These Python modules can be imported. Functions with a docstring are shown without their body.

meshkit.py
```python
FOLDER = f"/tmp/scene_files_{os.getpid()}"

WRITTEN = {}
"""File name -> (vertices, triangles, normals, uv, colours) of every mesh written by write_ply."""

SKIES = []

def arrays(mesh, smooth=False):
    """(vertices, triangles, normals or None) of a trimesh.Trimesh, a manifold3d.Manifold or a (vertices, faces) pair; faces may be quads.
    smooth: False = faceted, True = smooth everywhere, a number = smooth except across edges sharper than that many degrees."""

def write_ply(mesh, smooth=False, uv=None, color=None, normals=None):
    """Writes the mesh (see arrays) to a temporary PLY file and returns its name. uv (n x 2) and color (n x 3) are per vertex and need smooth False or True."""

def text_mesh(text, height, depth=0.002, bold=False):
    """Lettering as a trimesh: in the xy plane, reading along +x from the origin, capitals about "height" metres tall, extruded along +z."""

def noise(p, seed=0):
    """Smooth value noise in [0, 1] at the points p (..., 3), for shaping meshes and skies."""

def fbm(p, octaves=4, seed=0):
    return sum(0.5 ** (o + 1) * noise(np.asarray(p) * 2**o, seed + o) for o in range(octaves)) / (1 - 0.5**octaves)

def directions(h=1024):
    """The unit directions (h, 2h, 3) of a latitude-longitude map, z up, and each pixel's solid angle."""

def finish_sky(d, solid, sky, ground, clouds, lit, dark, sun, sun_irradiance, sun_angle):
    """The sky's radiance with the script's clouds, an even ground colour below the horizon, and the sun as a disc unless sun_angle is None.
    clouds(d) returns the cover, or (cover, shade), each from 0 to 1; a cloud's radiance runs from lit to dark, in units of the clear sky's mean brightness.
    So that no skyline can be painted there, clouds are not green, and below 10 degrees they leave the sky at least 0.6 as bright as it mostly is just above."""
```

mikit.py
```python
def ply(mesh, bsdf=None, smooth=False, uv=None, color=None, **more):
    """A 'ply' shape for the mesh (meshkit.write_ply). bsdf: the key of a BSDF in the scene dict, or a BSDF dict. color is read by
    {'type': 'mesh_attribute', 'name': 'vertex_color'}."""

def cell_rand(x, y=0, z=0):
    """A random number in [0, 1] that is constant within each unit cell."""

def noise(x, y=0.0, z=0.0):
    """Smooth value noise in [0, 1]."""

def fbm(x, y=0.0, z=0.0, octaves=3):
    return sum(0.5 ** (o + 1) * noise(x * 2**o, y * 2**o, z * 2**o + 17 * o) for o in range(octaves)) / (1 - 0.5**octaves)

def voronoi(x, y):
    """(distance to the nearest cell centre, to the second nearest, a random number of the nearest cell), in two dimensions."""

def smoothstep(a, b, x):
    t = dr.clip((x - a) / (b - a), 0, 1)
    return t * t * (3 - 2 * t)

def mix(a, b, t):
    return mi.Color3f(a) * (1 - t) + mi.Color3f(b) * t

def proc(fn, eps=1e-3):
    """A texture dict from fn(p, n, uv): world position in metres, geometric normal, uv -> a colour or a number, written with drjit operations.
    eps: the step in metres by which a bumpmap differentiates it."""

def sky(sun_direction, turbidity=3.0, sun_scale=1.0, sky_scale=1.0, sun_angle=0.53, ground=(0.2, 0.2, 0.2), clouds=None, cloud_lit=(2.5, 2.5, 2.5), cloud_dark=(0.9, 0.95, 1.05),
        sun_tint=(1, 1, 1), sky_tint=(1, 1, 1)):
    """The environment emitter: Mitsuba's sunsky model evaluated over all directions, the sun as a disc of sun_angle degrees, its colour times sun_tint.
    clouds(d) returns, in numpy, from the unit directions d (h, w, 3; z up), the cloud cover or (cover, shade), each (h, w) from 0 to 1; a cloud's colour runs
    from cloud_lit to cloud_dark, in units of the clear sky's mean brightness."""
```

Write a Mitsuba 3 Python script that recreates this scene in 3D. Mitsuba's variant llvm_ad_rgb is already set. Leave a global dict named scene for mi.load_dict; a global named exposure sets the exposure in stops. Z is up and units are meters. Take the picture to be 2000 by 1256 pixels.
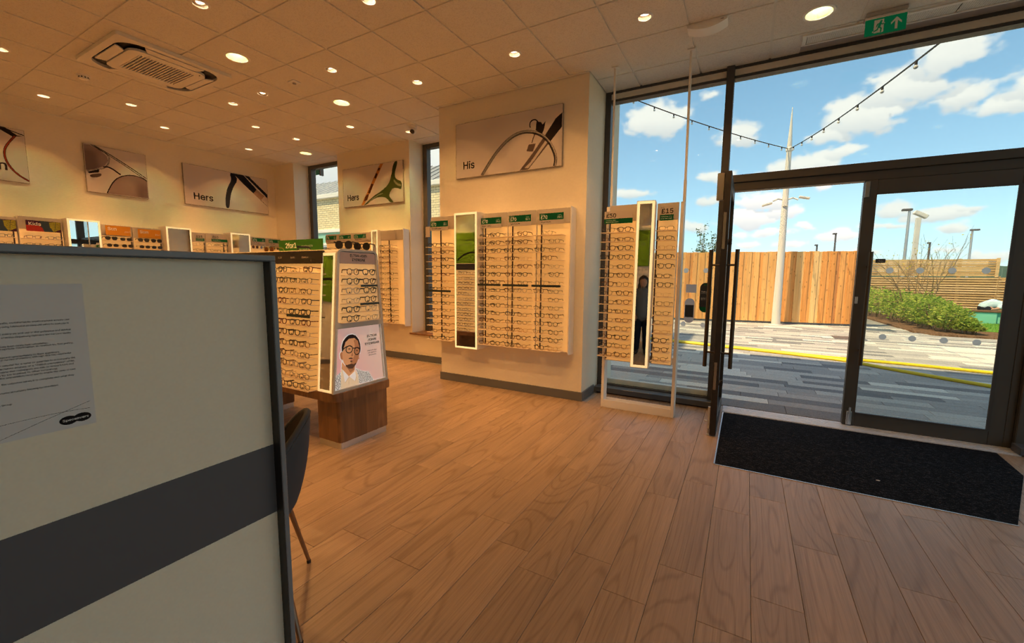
import math, random
import numpy as np, trimesh, manifold3d as m3
import drjit as dr
import mitsuba as mi
import mikit, meshkit
from mikit import proc, noise, fbm, cell_rand, smoothstep, mix
from shapely.geometry import Polygon, LineString, Point, box as sbox
from shapely.ops import unary_union
from shapely import affinity

T = mi.ScalarTransform4f
rng = random.Random(7)
scene, labels = {}, {}

# ------------------------------------------------------------------ camera, sky, sun, exposure
exposure = 0.0
EYE = np.array([0.0, 0.0, 1.39])
FWD = np.array([-0.48401944, 0.86806871, -0.11037162])
UP = np.array([-0.0608354, 0.09244449, 0.99385767])
scene['camera'] = {'type': 'perspective', 'fov_axis': 'x', 'fov': 2 * math.degrees(math.atan(1000 / 815.94)), 'near_clip': 0.05, 'far_clip': 2000.0,
                   'to_world': T().look_at(origin=EYE.tolist(), target=(EYE + FWD).tolist(), up=UP.tolist())}

# clouds: (azimuth from +y towards +x, elevation, half width, half height, strength) in degrees
CLOUDS = [(-10.9, 18.4, 3.4, 1.9, 1.25), (-5.2, 20.5, 1.6, .6, .75), (-2.0, 16.2, 2.0, 1.5, 1.15), (6.8, 14.6, 2.2, 1.0, 1.1), (9.6, 15.9, 3.2, 1.9, 1.25), (12.7, 17.8, 3.0, 2.0, 1.1), (15.3, 19.6, 2.4, 1.8, 1.0),
          (16.0, 16.2, 2.0, 1.2, .95), (19.4, 14.8, 2.4, 1.1, 1.2), (23, 16, 4, 1.6, 1.2), (5.2, 11.9, 3.0, 1.2, 1.25), (8.6, 12.7, 1.6, 1.0, 1.15), (1.4, 11.6, 2.4, .8, .9), (-3.9, 11.6, 1.7, 1.0, 1.1), (-4.3, 9.3, 2.2, .7, 1.1),
          (-13.9, 10.5, 2.6, .8, 1.15), (1.1, 8.6, 2.6, 1.1, 1.25), (.2, 6.8, 3.2, 1.1, 1.2), (3.6, 7.4, 2.2, 1.0, 1.1), (1.8, 5.0, 2.6, .6, 1.0), (5.8, 9.7, 1.0, .5, .9), (5.2, 5.6, 1.3, .5, 1.1), (8.0, 4.6, 1.9, .7, 1.1), (4.4, 3.7, 1.6, .5, 1.1),
          (-.4, 3.9, 1.4, .5, 1.0), (-7, 6.2, 2.6, .9, 1.0), (-9, 3.8, 2.4, .7, .9), (12.3, 6.9, 1.7, .9, 1.15), (15.5, 6.2, 2.6, .7, 1.2), (17.8, 6.5, 1.3, .35, .9), (16.4, 4.9, 1.3, .55, 1.0), (12.2, 5.2, 2.0, .4, 1.0), (16.9, 2.8, 1.2, .4, .9),
          (19.6, 2.2, 1.8, .5, 1.1), (10.9, 2.8, 1.4, .4, .9), (2, 2.6, 3, .5, .9), (26, 7, 4, 1.5, 1.1), (32, 13, 5, 2, 1.1), (-50, 14, 14, 7, 1.5), (-56, 25, 14, 5, 1.3), (-42, 8, 10, 3, 1.2), (-30, 20, 6, 3, 1.1), (45, 20, 9, 4, 1.1), (60, 12, 9, 3, 1.1), (0, 40, 12, 5, 1.0), (-25, 45, 9, 5, 1.0), (30, 36, 9, 4, 1.0)]


def clouds(d):
    az, el = np.degrees(np.arctan2(d[..., 0], d[..., 1])), np.degrees(np.arcsin(d[..., 2]))
    q = np.stack([az, el * 1.7, 0 * az], -1)
    n1 = meshkit.fbm(q * .42, 5, 3)
    n2 = meshkit.fbm(q * .42 + 50, 5, 9)
    wx, wy = az + (n1 - .5) * 3.4, el + (n2 - .5) * 1.7
    near = np.zeros_like(az)
    low = np.zeros_like(az)
    for a, e, w, hh, s in CLOUDS:
        da = (wx - a + 180) % 360 - 180
        g = s * np.exp(-.8 * ((da / w) ** 2 + ((wy - e) / np.where(wy > e, hh, hh * .8)) ** 2))
        low = np.maximum(low, np.where(g > .35, np.clip((e + hh * .15 - wy) / hh, 0, 1), 0))
        near = np.maximum(near, g)
    gen = np.clip((meshkit.fbm(q * .12 + 11, 5, 21) - .51) * 5, 0, 1) * ((np.abs(az) > 35) | (el > 27))
    body = near + (meshkit.fbm(q * 1.3, 4, 5) - .5) * .55
    cover = np.clip((body - .34) / .36, 0, 1)
    cover = cover * cover * (3 - 2 * cover) * .93
    cover = np.maximum(np.maximum(cover, gen * .9), .10 * np.exp(-el / 5))
    return cover, np.clip(low * .75 + (n2 - .5) * .5, 0, 1)


SUN = np.array([-0.5, -0.55, 1.0])
scene['sky'] = mikit.sky(SUN, turbidity=3.2, sun_scale=3.6, sky_scale=5.6, ground=(.28, .27, .24), clouds=clouds, cloud_lit=(2.1, 2.0, 1.8), cloud_dark=(1.3, 1.35, 1.38), sky_tint=(1.02, 1.08, .90), sun_tint=(1.14, 1.0, .72))
scene['sky']['sampling_weight'] = 30.0

ZC = 3.461          # ceiling
BIGL = 110
SPOTW = {}
LAMP = 8.2
WARM = np.array([1.0, .49, .155])


# ------------------------------------------------------------------ materials
def bs(key, d):
    scene[key] = d
    return key


def rgb(*c):
    return {'type': 'rgb', 'value': list(c)}


def srgb(r, g, b):
    return tuple(((x / 255 + .055) / 1.055) ** 2.4 if x > 10 else x / 3295 for x in (r, g, b))


def tex(c):
    return c if isinstance(c, dict) else rgb(*c)


def diff(key, c):
    return bs(key, {'type': 'twosided', 'b': {'type': 'diffuse', 'reflectance': tex(c)}})


def plastic(key, c, rough=.35, spec=.5, **k):
    return bs(key, {'type': 'twosided', 'b': {'type': 'principled', 'base_color': tex(c), 'roughness': rough, 'specular': spec, **k}})


def metal(key, c, rough=.3):
    return bs(key, {'type': 'twosided', 'b': {'type': 'principled', 'base_color': tex(c), 'roughness': rough, 'metallic': 1.0}})


def emit(c, w=.05):
    return {'type': 'area', 'radiance': rgb(*[float(x) for x in c]), 'sampling_weight': w}


diff('m_wall', proc(lambda p, n, uv: mix((.79, .72, .58), (.82, .75, .61), noise(p.x * 60, p.y * 60, p.z * 60))))
diff('m_tile', proc(lambda p, n, uv: mix((.70, .675, .62), (.78, .755, .70), smoothstep(.25, .55, fbm(p.x * 130, p.y * 130, 0, 2)))))
plastic('m_grid', (.72, .70, .65), .4)
diff('m_void', (.05, .05, .05))
diff('m_slab', (.4, .4, .4))


def floor_wood(p, n, uv):
    col = dr.floor((p.x + 10.04) / .195)
    row = dr.floor((p.y + 20 + cell_rand(col, 7) * .97) / .97)
    k1, k2 = cell_rand(col, row, 3), cell_rand(col, row, 5)
    u, v = p.x * 1.0 + k1 * 37, p.y + k2 * 53
    w = fbm(u * 4.5, v * .55, k1 * 9, 2)
    ring = w * 15
    ring = dr.abs(ring - dr.floor(ring) - .5) * 2
    g = noise(u * 190, v * 5, 1) * .6 + noise(u * 420, v * 12, 2) * .4
    c = mix((.305, .206, .130), (.380, .270, .180), smoothstep(.0, .35, ring) * .8 + .2 * g)
    c = c * (.86 + .28 * g) * (.80 + .30 * fbm(u * 8, v * .7, 4, 2) + .16 * (k2 - .5))
    return c


bs('m_floor', {'type': 'twosided', 'b': {'type': 'principled', 'base_color': proc(floor_wood), 'roughness': .42, 'specular': .42}})


def unit_wood(p, n, uv):
    k = dr.floor((p.y + 4) / .125) + dr.floor((p.x + 9) / .125) * 3
    u = p.x + p.y + cell_rand(k, 2) * 9
    w = fbm(u * 6, p.z * 1.1, cell_rand(k) * 5, 2) * 7
    r = dr.abs(w - dr.floor(w) - .5) * 2
    return mix((.165, .078, .031), (.225, .110, .045), smoothstep(.05, .9, r)) * (.85 + .3 * noise(u * 170, p.z * 5)) * (.72 + .56 * cell_rand(k, 8))


bs('m_walnut', {'type': 'twosided', 'b': {'type': 'principled', 'base_color': proc(unit_wood), 'roughness': .38, 'specular': .4}})
plastic('m_white', (.76, .73, .68), .45)
plastic('m_board', (.76, .60, .39), .5)
plastic('m_shelf', (.74, .62, .46), .3)
plastic('m_header', (.47, .425, .37), .5)
plastic('m_rod', (.055, .03, .022), .4)
plastic('m_strip', (.012, .02, .018), .35)
plastic('m_skirt', (.115, .115, .115), .5)
plastic('m_frame', (.060, .057, .050), .45)
plastic('m_frame2', (.045, .043, .042), .45)
plastic('m_black', (.012, .011, .011), .45)
plastic('m_rail', (.62, .58, .50), .4)
metal('m_alu', (.72, .74, .76), .38)
metal('m_steel', (.42, .40, .37), .28)
metal('m_bronze', (.30, .23, .17), .35)
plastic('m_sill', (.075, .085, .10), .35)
bs('m_pane', {'type': 'thindielectric', 'int_ior': 1.5, 'specular_transmittance': rgb(.90, .97, .95)})
bs('m_pane2', {'type': 'thindielectric', 'int_ior': 1.5, 'specular_transmittance': rgb(.90, .96, .95)})
bs('m_mirror', {'type': 'twosided', 'b': {'type': 'conductor', 'specular_reflectance': rgb(.80, .82, .80)}})
plastic('m_led', (.9, .85, .75), .5)
plastic('m_laminate', proc(lambda p, n, uv: mix((.71, .64, .485), (.745, .675, .515), fbm(p.y * 220, p.z * 220, 0, 2))), .5, .35)
plastic('m_stripe', (.075, .076, .082), .5)
plastic('m_panelframe', (.165, .175, .185), .4)
diff('m_paper', (.62, .60, .57))
diff('m_ink', (.018, .016, .016))
diff('m_canvas', proc(lambda p, n, uv: mix((.56, .50, .475), (.62, .56, .53), noise(p.x * 3 + p.y * 3, p.z * 4))))
diff('m_canvas_edge', (.30, .26, .22))
diff('m_inkwhite', (.78, .78, .74))
diff('m_green', (.008, .085, .035))
diff('m_limegreen', (.115, .235, .022))
diff('m_orange', (.56, .235, .035))
diff('m_grey', (.42, .40, .38))
plastic('m_threshold', (.62, .64, .67), .4, .6)
bs('m_frost2', {'type': 'principledthin', 'base_color': rgb(.66, .66, .70), 'roughness': .6, 'diff_trans': 1.0, 'spec_trans': 0.0})
bs('m_frost', {'type': 'principledthin', 'base_color': rgb(.92, .92, .90), 'roughness': .6, 'diff_trans': 1.5, 'spec_trans': 0.0})
plastic('m_carpet', proc(lambda p, n, uv: mix((.002, .0025, .004), (.030, .032, .040), smoothstep(.45, .85, noise(p.x * 230, p.y * 230, 3) * .55 + .45 * noise(p.x * 60, p.y * 140)))), .95, .1)
plastic('m_cushion', (.045, .052, .060), .75, .25)
plastic('m_cushion2', (.030, .030, .030), .8, .2)
plastic('m_lampwhite', (.80, .78, .74), .35)
metal('m_reflector', (.75, .68, .55), .25)


# ------------------------------------------------------------------ geometry helpers
def uniq(base):
    if base not in scene and base not in labels and base not in USED:
        USED.add(base)
        return base
    n = COUNT.get(base, 0) + 1
    COUNT[base] = n
    key = f'{base}_{n:03d}'
    USED.add(key)
    return key


USED, COUNT = set(), {}


def thing(name, label, cat, group=None, kind=None):
    key = uniq(name)
    labels[key] = {'label': label, 'category': cat}
    if group: labels[key]['group'] = group
    if kind: labels[key]['kind'] = kind
    return key


def struct(name, label=None):
    USED.add(name)
    labels[name] = {'kind': 'structure'}
    if label: labels[name]['label'] = label
    return name


def put(key, mesh, bsdf, smooth=False, M=None, uv=None, color=None, **more):
    if M is not None:
        mesh = mesh.copy()
        mesh.apply_transform(M)
    scene[key] = mikit.ply(mesh, bsdf, smooth=smooth, uv=uv, color=color, **more)
    return key


def part(parent, name, mesh, bsdf, smooth=False, M=None, label=None, kind=None, **more):
    key = uniq(parent + '__' + name)
    if label or kind:
        labels[key] = {k: v for k, v in (('label', label), ('kind', kind)) if v}
    return put(key, mesh, bsdf, smooth, M, **more)


def solid(name, label, cat, mesh, bsdf, smooth=False, M=None, group=None, kind=None, **more):
    return put(thing(name, label, cat, group, kind), mesh, bsdf, smooth, M, **more)


def cat(*ms):
    ms = [m for m in (ms[0] if len(ms) == 1 and isinstance(ms[0], (list, tuple)) else ms)]
    return trimesh.util.concatenate(ms)


def box(x0, x1, y0, y1, z0, z1, b=0.0):
    x0, x1 = min(x0, x1), max(x0, x1); y0, y1 = min(y0, y1), max(y0, y1); z0, z1 = min(z0, z1), max(z0, z1)
    if b <= 0:
        m = trimesh.creation.box((x1 - x0, y1 - y0, z1 - z0))
        m.apply_translation(((x0 + x1) / 2, (y0 + y1) / 2, (z0 + z1) / 2))
        return m
    b = min(b, .45 * min(x1 - x0, y1 - y0, z1 - z0))
    pts = []
    for x, sx in ((x0, 1), (x1, -1)):
        for y, sy in ((y0, 1), (y1, -1)):
            for z, sz in ((z0, 1), (z1, -1)):
                pts += [(x, y + sy * b, z + sz * b), (x + sx * b, y, z + sz * b), (x + sx * b, y + sy * b, z)]
    return trimesh.Trimesh(pts, process=True).convex_hull


def frames_along(p):
    t = np.gradient(p, axis=0)
    t /= np.linalg.norm(t, axis=1, keepdims=True) + 1e-12
    a = np.array([0, 0, 1.0]) if abs(t[0][2]) < .9 else np.array([1.0, 0, 0])
    u = np.cross(t[0], a); u /= np.linalg.norm(u)
    us = []
    for k in range(len(p)):
        u = u - t[k] * (u @ t[k]); u /= np.linalg.norm(u)
        us.append(u.copy())
    us = np.array(us)
    return t, us, np.cross(t, us)


def tube(pts, r, n=8, flat=1.0):
    p = np.asarray(pts, float)
    r = np.broadcast_to(np.asarray(r, float), (len(p),))
    t, u, w = frames_along(p)
    a = np.arange(n) / n * 2 * np.pi
    ring = p[:, None] + r[:, None, None] * (np.cos(a)[None, :, None] * u[:, None] + flat * np.sin(a)[None, :, None] * w[:, None])
    v = np.vstack([ring.reshape(-1, 3), p[:1], p[-1:]])
    f = []
    for i in range(len(p) - 1):
        for j in range(n):
            k = (j + 1) % n
            f += [(i * n + j, i * n + k, (i + 1) * n + k), (i * n + j, (i + 1) * n + k, (i + 1) * n + j)]
    e = len(p) * n
    for j in range(n):
        k = (j + 1) % n
        f += [(e, k, j), (e + 1, (len(p) - 1) * n + j, (len(p) - 1) * n + k)]
    m = trimesh.Trimesh(v, f, process=False)
    if m.volume < 0: m.invert()
    return m


def lathe(prof, n=24, at=(0, 0, 0)):
    prof = np.asarray(prof, float)
    a = np.arange(n) / n * 2 * np.pi
    v = np.stack([prof[:, None, 0] * np.cos(a), prof[:, None, 0] * np.sin(a), np.repeat(prof[:, 1:2], n, 1)], -1).reshape(-1, 3)
    f = []
    for i in range(len(prof) - 1):
        for j in range(n):
            k = (j + 1) % n
            f += [(i * n + j, i * n + k, (i + 1) * n + k), (i * n + j, (i + 1) * n + k, (i + 1) * n + j)]
    m = trimesh.Trimesh(v, f, process=False)
    m.update_faces(m.nondegenerate_faces())
    m.apply_translation(at)
    return m


def ext(g, d0, d1):
    gs = [x for x in getattr(g, 'geoms', [g]) if x.area > 1e-9]
    ms = []
    for x in gs:
        m = trimesh.creation.extrude_polygon(x, d1 - d0, engine='earcut')
        m.apply_translation((0, 0, d0))
        ms.append(m)
    return trimesh.util.concatenate(ms)


def rrect(u0, v0, u1, v1, r, q=6):
    return sbox(u0 + r, v0 + r, u1 - r, v1 - r).buffer(r, quad_segs=q)


def Mfront(y, x=0.0, z=0.0):          # faces -y: u -> +x, v -> +z, w -> -y
    return np.array([[1, 0, 0, x], [0, 0, -1, y], [0, 1, 0, z], [0, 0, 0, 1.0]])


def Mleft(x, y=0.0, z=0.0):           # faces +x: u -> +y, v -> +z, w -> +x
    return np.array([[0, 0, 1, x], [1, 0, 0, y], [0, 1, 0, z], [0, 0, 0, 1.0]])


def Mback(y, x=0.0, z=0.0):           # faces +y: u -> -x, v -> +z, w -> +y
    return np.array([[-1, 0, 0, x], [0, 0, 1, y], [0, 1, 0, z], [0, 0, 0, 1.0]])


def move(x=0, y=0, z=0):
    m = np.eye(4); m[:3, 3] = (x, y, z)
    return m


def rotm(deg, axis, at=(0, 0, 0)):
    return trimesh.transformations.rotation_matrix(math.radians(deg), axis, at)


def text(s, h, bold=False, w=None, depth=.0006, center=False):
    m = meshkit.text_mesh(s, h, depth, bold)
    if w:
        k = w / (m.bounds[1][0] - m.bounds[0][0])
        m.apply_scale((k, 1, 1))
    if center:
        m.apply_translation((-(m.bounds[0][0] + m.bounds[1][0]) / 2, 0, 0))
    return m


def curve(pts, n=40):
    from scipy.interpolate import CubicSpline
    p = np.asarray(pts, float)
    t = np.r_[0, np.cumsum(np.linalg.norm(np.diff(p, axis=0), axis=1))]
    return CubicSpline(t, p)(np.linspace(0, t[-1], n))


def body(bones, edge=.03, smooth=6):
    ms = []
    for a, ra, b, rb in bones:
        ms.append(m3.Manifold.batch_hull([m3.Manifold.sphere(ra, 16).translate(tuple(map(float, a))), m3.Manifold.sphere(rb, 16).translate(tuple(map(float, b)))]))
    m = m3.Manifold.batch_boolean(ms, m3.OpType.Add).refine_to_length(edge).to_mesh()
    t = trimesh.Trimesh(m.vert_properties[:, :3], m.tri_verts, process=True)
    trimesh.smoothing.filter_taubin(t, iterations=smooth)
    return t

ART = {'his':{'arm':[(0.888,0.005),(0.999,0.006),(1.248,0.256),(1.393,0.401),(1.393,0.545),(1.321,0.498),(1.203,0.35),(1.053,0.177)],'arm_light':[(0.947,0.024),(1.024,0.082),(1.203,0.287),(1.23,0.267),(1.072,0.093),(0.999,0.019)],'rim':[(0.379,0.005),(0.457,0.102),(0.576,0.236),(0.681,0.324),(0.803,0.391),(0.902,0.413),(0.979,0.412),(1.074,0.388),(1.167,0.34),(1.239,0.274),(1.293,0.187),(1.326,0.096),(1.315,0.004)],'hinge':[(1.083,0.416),(1.093,0.503),(1.149,0.486),(1.167,0.459),(1.2,0.486),(1.182,0.401),(1.157,0.357)],'loop':[(1.021,0.45),(1.014,0.499),(1.041,0.523),(1.093,0.514),(1.108,0.493)],'pin':[(1.083,0.387),(1.055,0.331),(1.039,0.285)],'pad':[(0.973,0.203),(1.001,0.273),(1.086,0.27),(1.053,0.19)],'text':[(0.101,0.119),(0.108,0.203)]},'hers_pier':{'straw':[(0.428,0.006),(0.507,0.016),(0.967,0.63),(0.895,0.631),(0.796,0.498),(0.684,0.345)],'s1':[(0.684,0.345),(0.737,0.325),(0.645,0.183),(0.602,0.201)],'s2':[(0.8,0.498),(0.837,0.479),(0.793,0.41),(0.755,0.428)],'s3':[(0.546,0.16),(0.634,0.184),(0.576,0.082),(0.498,0.072)],'s4':[(0.851,0.573),(0.899,0.568),(0.881,0.533),(0.839,0.53)],'green':[(0.495,0.003),(0.608,0.072),(0.763,0.151),(0.891,0.193),(1.039,0.268),(1.112,0.349),(1.156,0.475),(1.167,0.546),(1.215,0.632),(1.284,0.634),(1.247,0.537),(1.215,0.455),(1.214,0.397),(1.262,0.342),(1.36,0.318),(1.358,0.182),(1.26,0.22),(1.17,0.228),(1.108,0.174),(1.076,0.118),(1.125,0.055),(1.185,0.007),(1.103,0.005),(1.033,0.077),(0.951,0.106),(0.846,0.114),(0.717,0.086),(0.607,0.033),(0.54,0.007)],'glint':[(0.551,0.022),(0.674,0.089),(0.848,0.159),(0.953,0.173),(0.942,0.151),(0.826,0.135),(0.673,0.067)],'glint2':[(1.193,0.37),(1.261,0.292),(1.35,0.269),(1.349,0.233),(1.251,0.261),(1.182,0.328)],'text':[(0.101,0.117),(0.105,0.206)]},'hers_left':{'rim':[(0.717,0.646),(0.789,0.647),(0.856,0.545),(0.764,0.401),(0.708,0.239),(0.678,0.015),(0.618,0.015),(0.624,0.201),(0.668,0.385),(0.747,0.525)],'bar':[(0.776,0.645),(0.959,0.647),(1.179,0.432),(1.118,0.35),(0.952,0.485)],'tip':[(1.179,0.432),(1.32,0.334),(1.25,0.242),(1.118,0.35)],'bar2':[(0.972,0.647),(1.047,0.646),(1.379,0.37),(1.376,0.302),(1.206,0.45)],'line':[(1.25,0.242),(1.375,0.145)],'text':[(0.12,0.101),(0.131,0.217)]},'aviator':{'lens1':[(0.006,0.643),(0.069,0.648),(0.177,0.598),(0.241,0.533),(0.253,0.474),(0.209,0.393),(0.146,0.349),(0.005,0.293)],'rim1':[(0.105,0.649),(0.207,0.595),(0.264,0.518),(0.26,0.466),(0.216,0.374),(0.145,0.335),(0.01,0.281)],'lens2':[(0.208,0.009),(0.263,0.136),(0.342,0.245),(0.426,0.297),(0.545,0.32),(0.648,0.292),(0.687,0.266),(0.687,0.011)],'rim2':[(0.208,0.009),(0.263,0.136),(0.342,0.245),(0.426,0.297),(0.545,0.32),(0.648,0.292),(0.687,0.266)],'brow':[(0.083,0.652),(0.326,0.512),(0.684,0.277)],'brow2':[(0.113,0.651),(0.374,0.508),(0.684,0.305)],'bridge':[(0.192,0.369),(0.27,0.376),(0.331,0.337),(0.378,0.304)],'pad':[(0.022,0.273),(0.144,0.329),(0.142,0.288),(0.035,0.252)],'smudge':[(0.034,0.236),(0.156,0.28),(0.17,0.253),(0.122,0.213),(0.047,0.198)]},'child':{'rim':[(1.311,0.569),(1.252,0.47),(1.213,0.374),(1.213,0.265),(1.252,0.161),(1.325,0.076),(1.398,0.028)],'hinge':[(0.966,0.607),(1.081,0.63),(1.22,0.664),(1.332,0.581),(1.389,0.584),(1.29,0.557),(1.196,0.615),(1.077,0.579)],'line':[(1.199,0.65),(1.39,0.595)],'text':[(0.287,0.045),(1.131,0.13),(1.138,0.199)]},'poster':{'bgstar':[(0.75,0.972),(0.8,0.83),(0.955,0.812),(0.833,0.735),(0.867,0.582),(0.763,0.663),(0.62,0.578),(0.673,0.715),(0.548,0.798),(0.695,0.821)],'hair':[(0.126,0.621),(0.121,0.7),(0.145,0.777),(0.195,0.834),(0.257,0.872),(0.336,0.877),(0.408,0.848),(0.465,0.781),(0.495,0.699),(0.5,0.608),(0.483,0.53),(0.433,0.631),(0.421,0.76),(0.196,0.77),(0.164,0.681),(0.148,0.623)],'face':[(0.139,0.613),(0.158,0.676),(0.196,0.764),(0.265,0.813),(0.378,0.812),(0.447,0.757),(0.474,0.663),(0.479,0.574),(0.465,0.484),(0.428,0.401),(0.386,0.351),(0.333,0.307),(0.267,0.319),(0.216,0.356),(0.17,0.417),(0.142,0.495),(0.132,0.567)],'ear':[(0.089,0.583),(0.113,0.617),(0.143,0.606),(0.153,0.517),(0.137,0.471),(0.104,0.511)],'ear2':[(0.472,0.501),(0.484,0.511),(0.471,0.441),(0.439,0.399)],'neck':[(0.135,0.451),(0.203,0.361),(0.386,0.339),(0.374,0.246),(0.268,0.181),(0.128,0.315)],'neckshade':[(0.216,0.356),(0.267,0.319),(0.333,0.307),(0.386,0.351),(0.372,0.274),(0.293,0.235)],'beard':[(0.176,0.421),(0.215,0.379),(0.261,0.384),(0.307,0.387),(0.36,0.367),(0.394,0.395),(0.403,0.365),(0.333,0.302),(0.267,0.312),(0.209,0.349)],'must':[(0.23,0.472),(0.266,0.492),(0.313,0.491),(0.377,0.451),(0.382,0.435),(0.333,0.464),(0.267,0.475),(0.24,0.458)],'lips':[(0.267,0.461),(0.32,0.464),(0.36,0.436),(0.32,0.436)],'goat':[(0.283,0.447),(0.331,0.432),(0.317,0.411),(0.291,0.42)],'nose':[(0.331,0.584),(0.345,0.521),(0.32,0.507),(0.296,0.523)],'brow1':[(0.211,0.693),(0.265,0.704),(0.328,0.677),(0.328,0.664),(0.265,0.689),(0.214,0.681)],'brow2':[(0.374,0.652),(0.433,0.65),(0.464,0.626),(0.461,0.614),(0.43,0.635),(0.376,0.636)],'eye1':[(0.238,0.646),(0.266,0.652),(0.296,0.638),(0.266,0.633)],'eye2':[(0.397,0.596),(0.421,0.6),(0.446,0.586),(0.42,0.583)],'g1':[(0.266,0.636),(0.201,0.646),(0.265,0.696),(0.332,0.627),(0.266,0.578)],'g2':[(0.421,0.585),(0.365,0.593),(0.422,0.645),(0.474,0.577),(0.419,0.529)],'arm':[(0.126,0.627),(0.147,0.659),(0.204,0.686)],'bridge':[(0.329,0.652),(0.368,0.637)],'shirt':[(0.119,0.295),(0.134,0.335),(0.268,0.176),(0.385,0.255),(0.43,0.197),(0.458,0.006),(0.116,0.0)],'collar1':[(0.134,0.335),(0.268,0.176),(0.189,0.089),(0.176,0.143)],'collar2':[(0.268,0.176),(0.385,0.255),(0.403,0.149),(0.382,0.069)],'jl':[(0.012,0.217),(0.052,0.25),(0.099,0.278),(0.129,0.304),(0.12,0.0),(0.002,0.001)],'jr':[(0.379,0.307),(0.465,0.257),(0.546,0.214),(0.657,0.187),(0.707,0.087),(0.76,0.002),(0.458,0.006),(0.424,0.199)],'t1':[(0.639,0.796),(0.645,0.846)],'t2':[(0.646,0.729),(0.652,0.778)],'t3':[(0.587,0.663),(0.593,0.715)],'t1e':[(0.854,0.8)],'t2e':[(0.84,0.731)],'t3e':[(0.904,0.664)],'l1':[(0.636,0.544),(0.84,0.546)],'l2':[(0.646,0.505),(0.826,0.506)],'l3':[(0.659,0.465),(0.818,0.465)],'l4':[(0.865,0.039),(0.951,0.036)]}}

# ------------------------------------------------------------------ the setting: floor
struct('floor')
put('floor', box(-8.4, 4.3, -2.7, 5.45, -.25, -.012), 'm_slab')


def plank_mesh(x0, x1, y0, y1):
    return box(x0 + .0008, x1 - .0008, y0 + .0006, y1 - .0006, -.012, 0, .0011)


def hash1(*k):
    return random.Random(str(k)).random()


def crand(x, y=0, z=0):
    x, y, z = ((int(math.floor(v)) + 1000000) & 0xFFFFFFFF for v in (x, y, z))
    h = (x * 374761393 + y * 668265263 + z * 2147483647) & 0xFFFFFFFF
    h = ((h ^ (h >> 13)) * 1274126177) & 0xFFFFFFFF
    return ((h ^ (h >> 16)) & 0xFFFFFF) / 16777215.0


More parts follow.
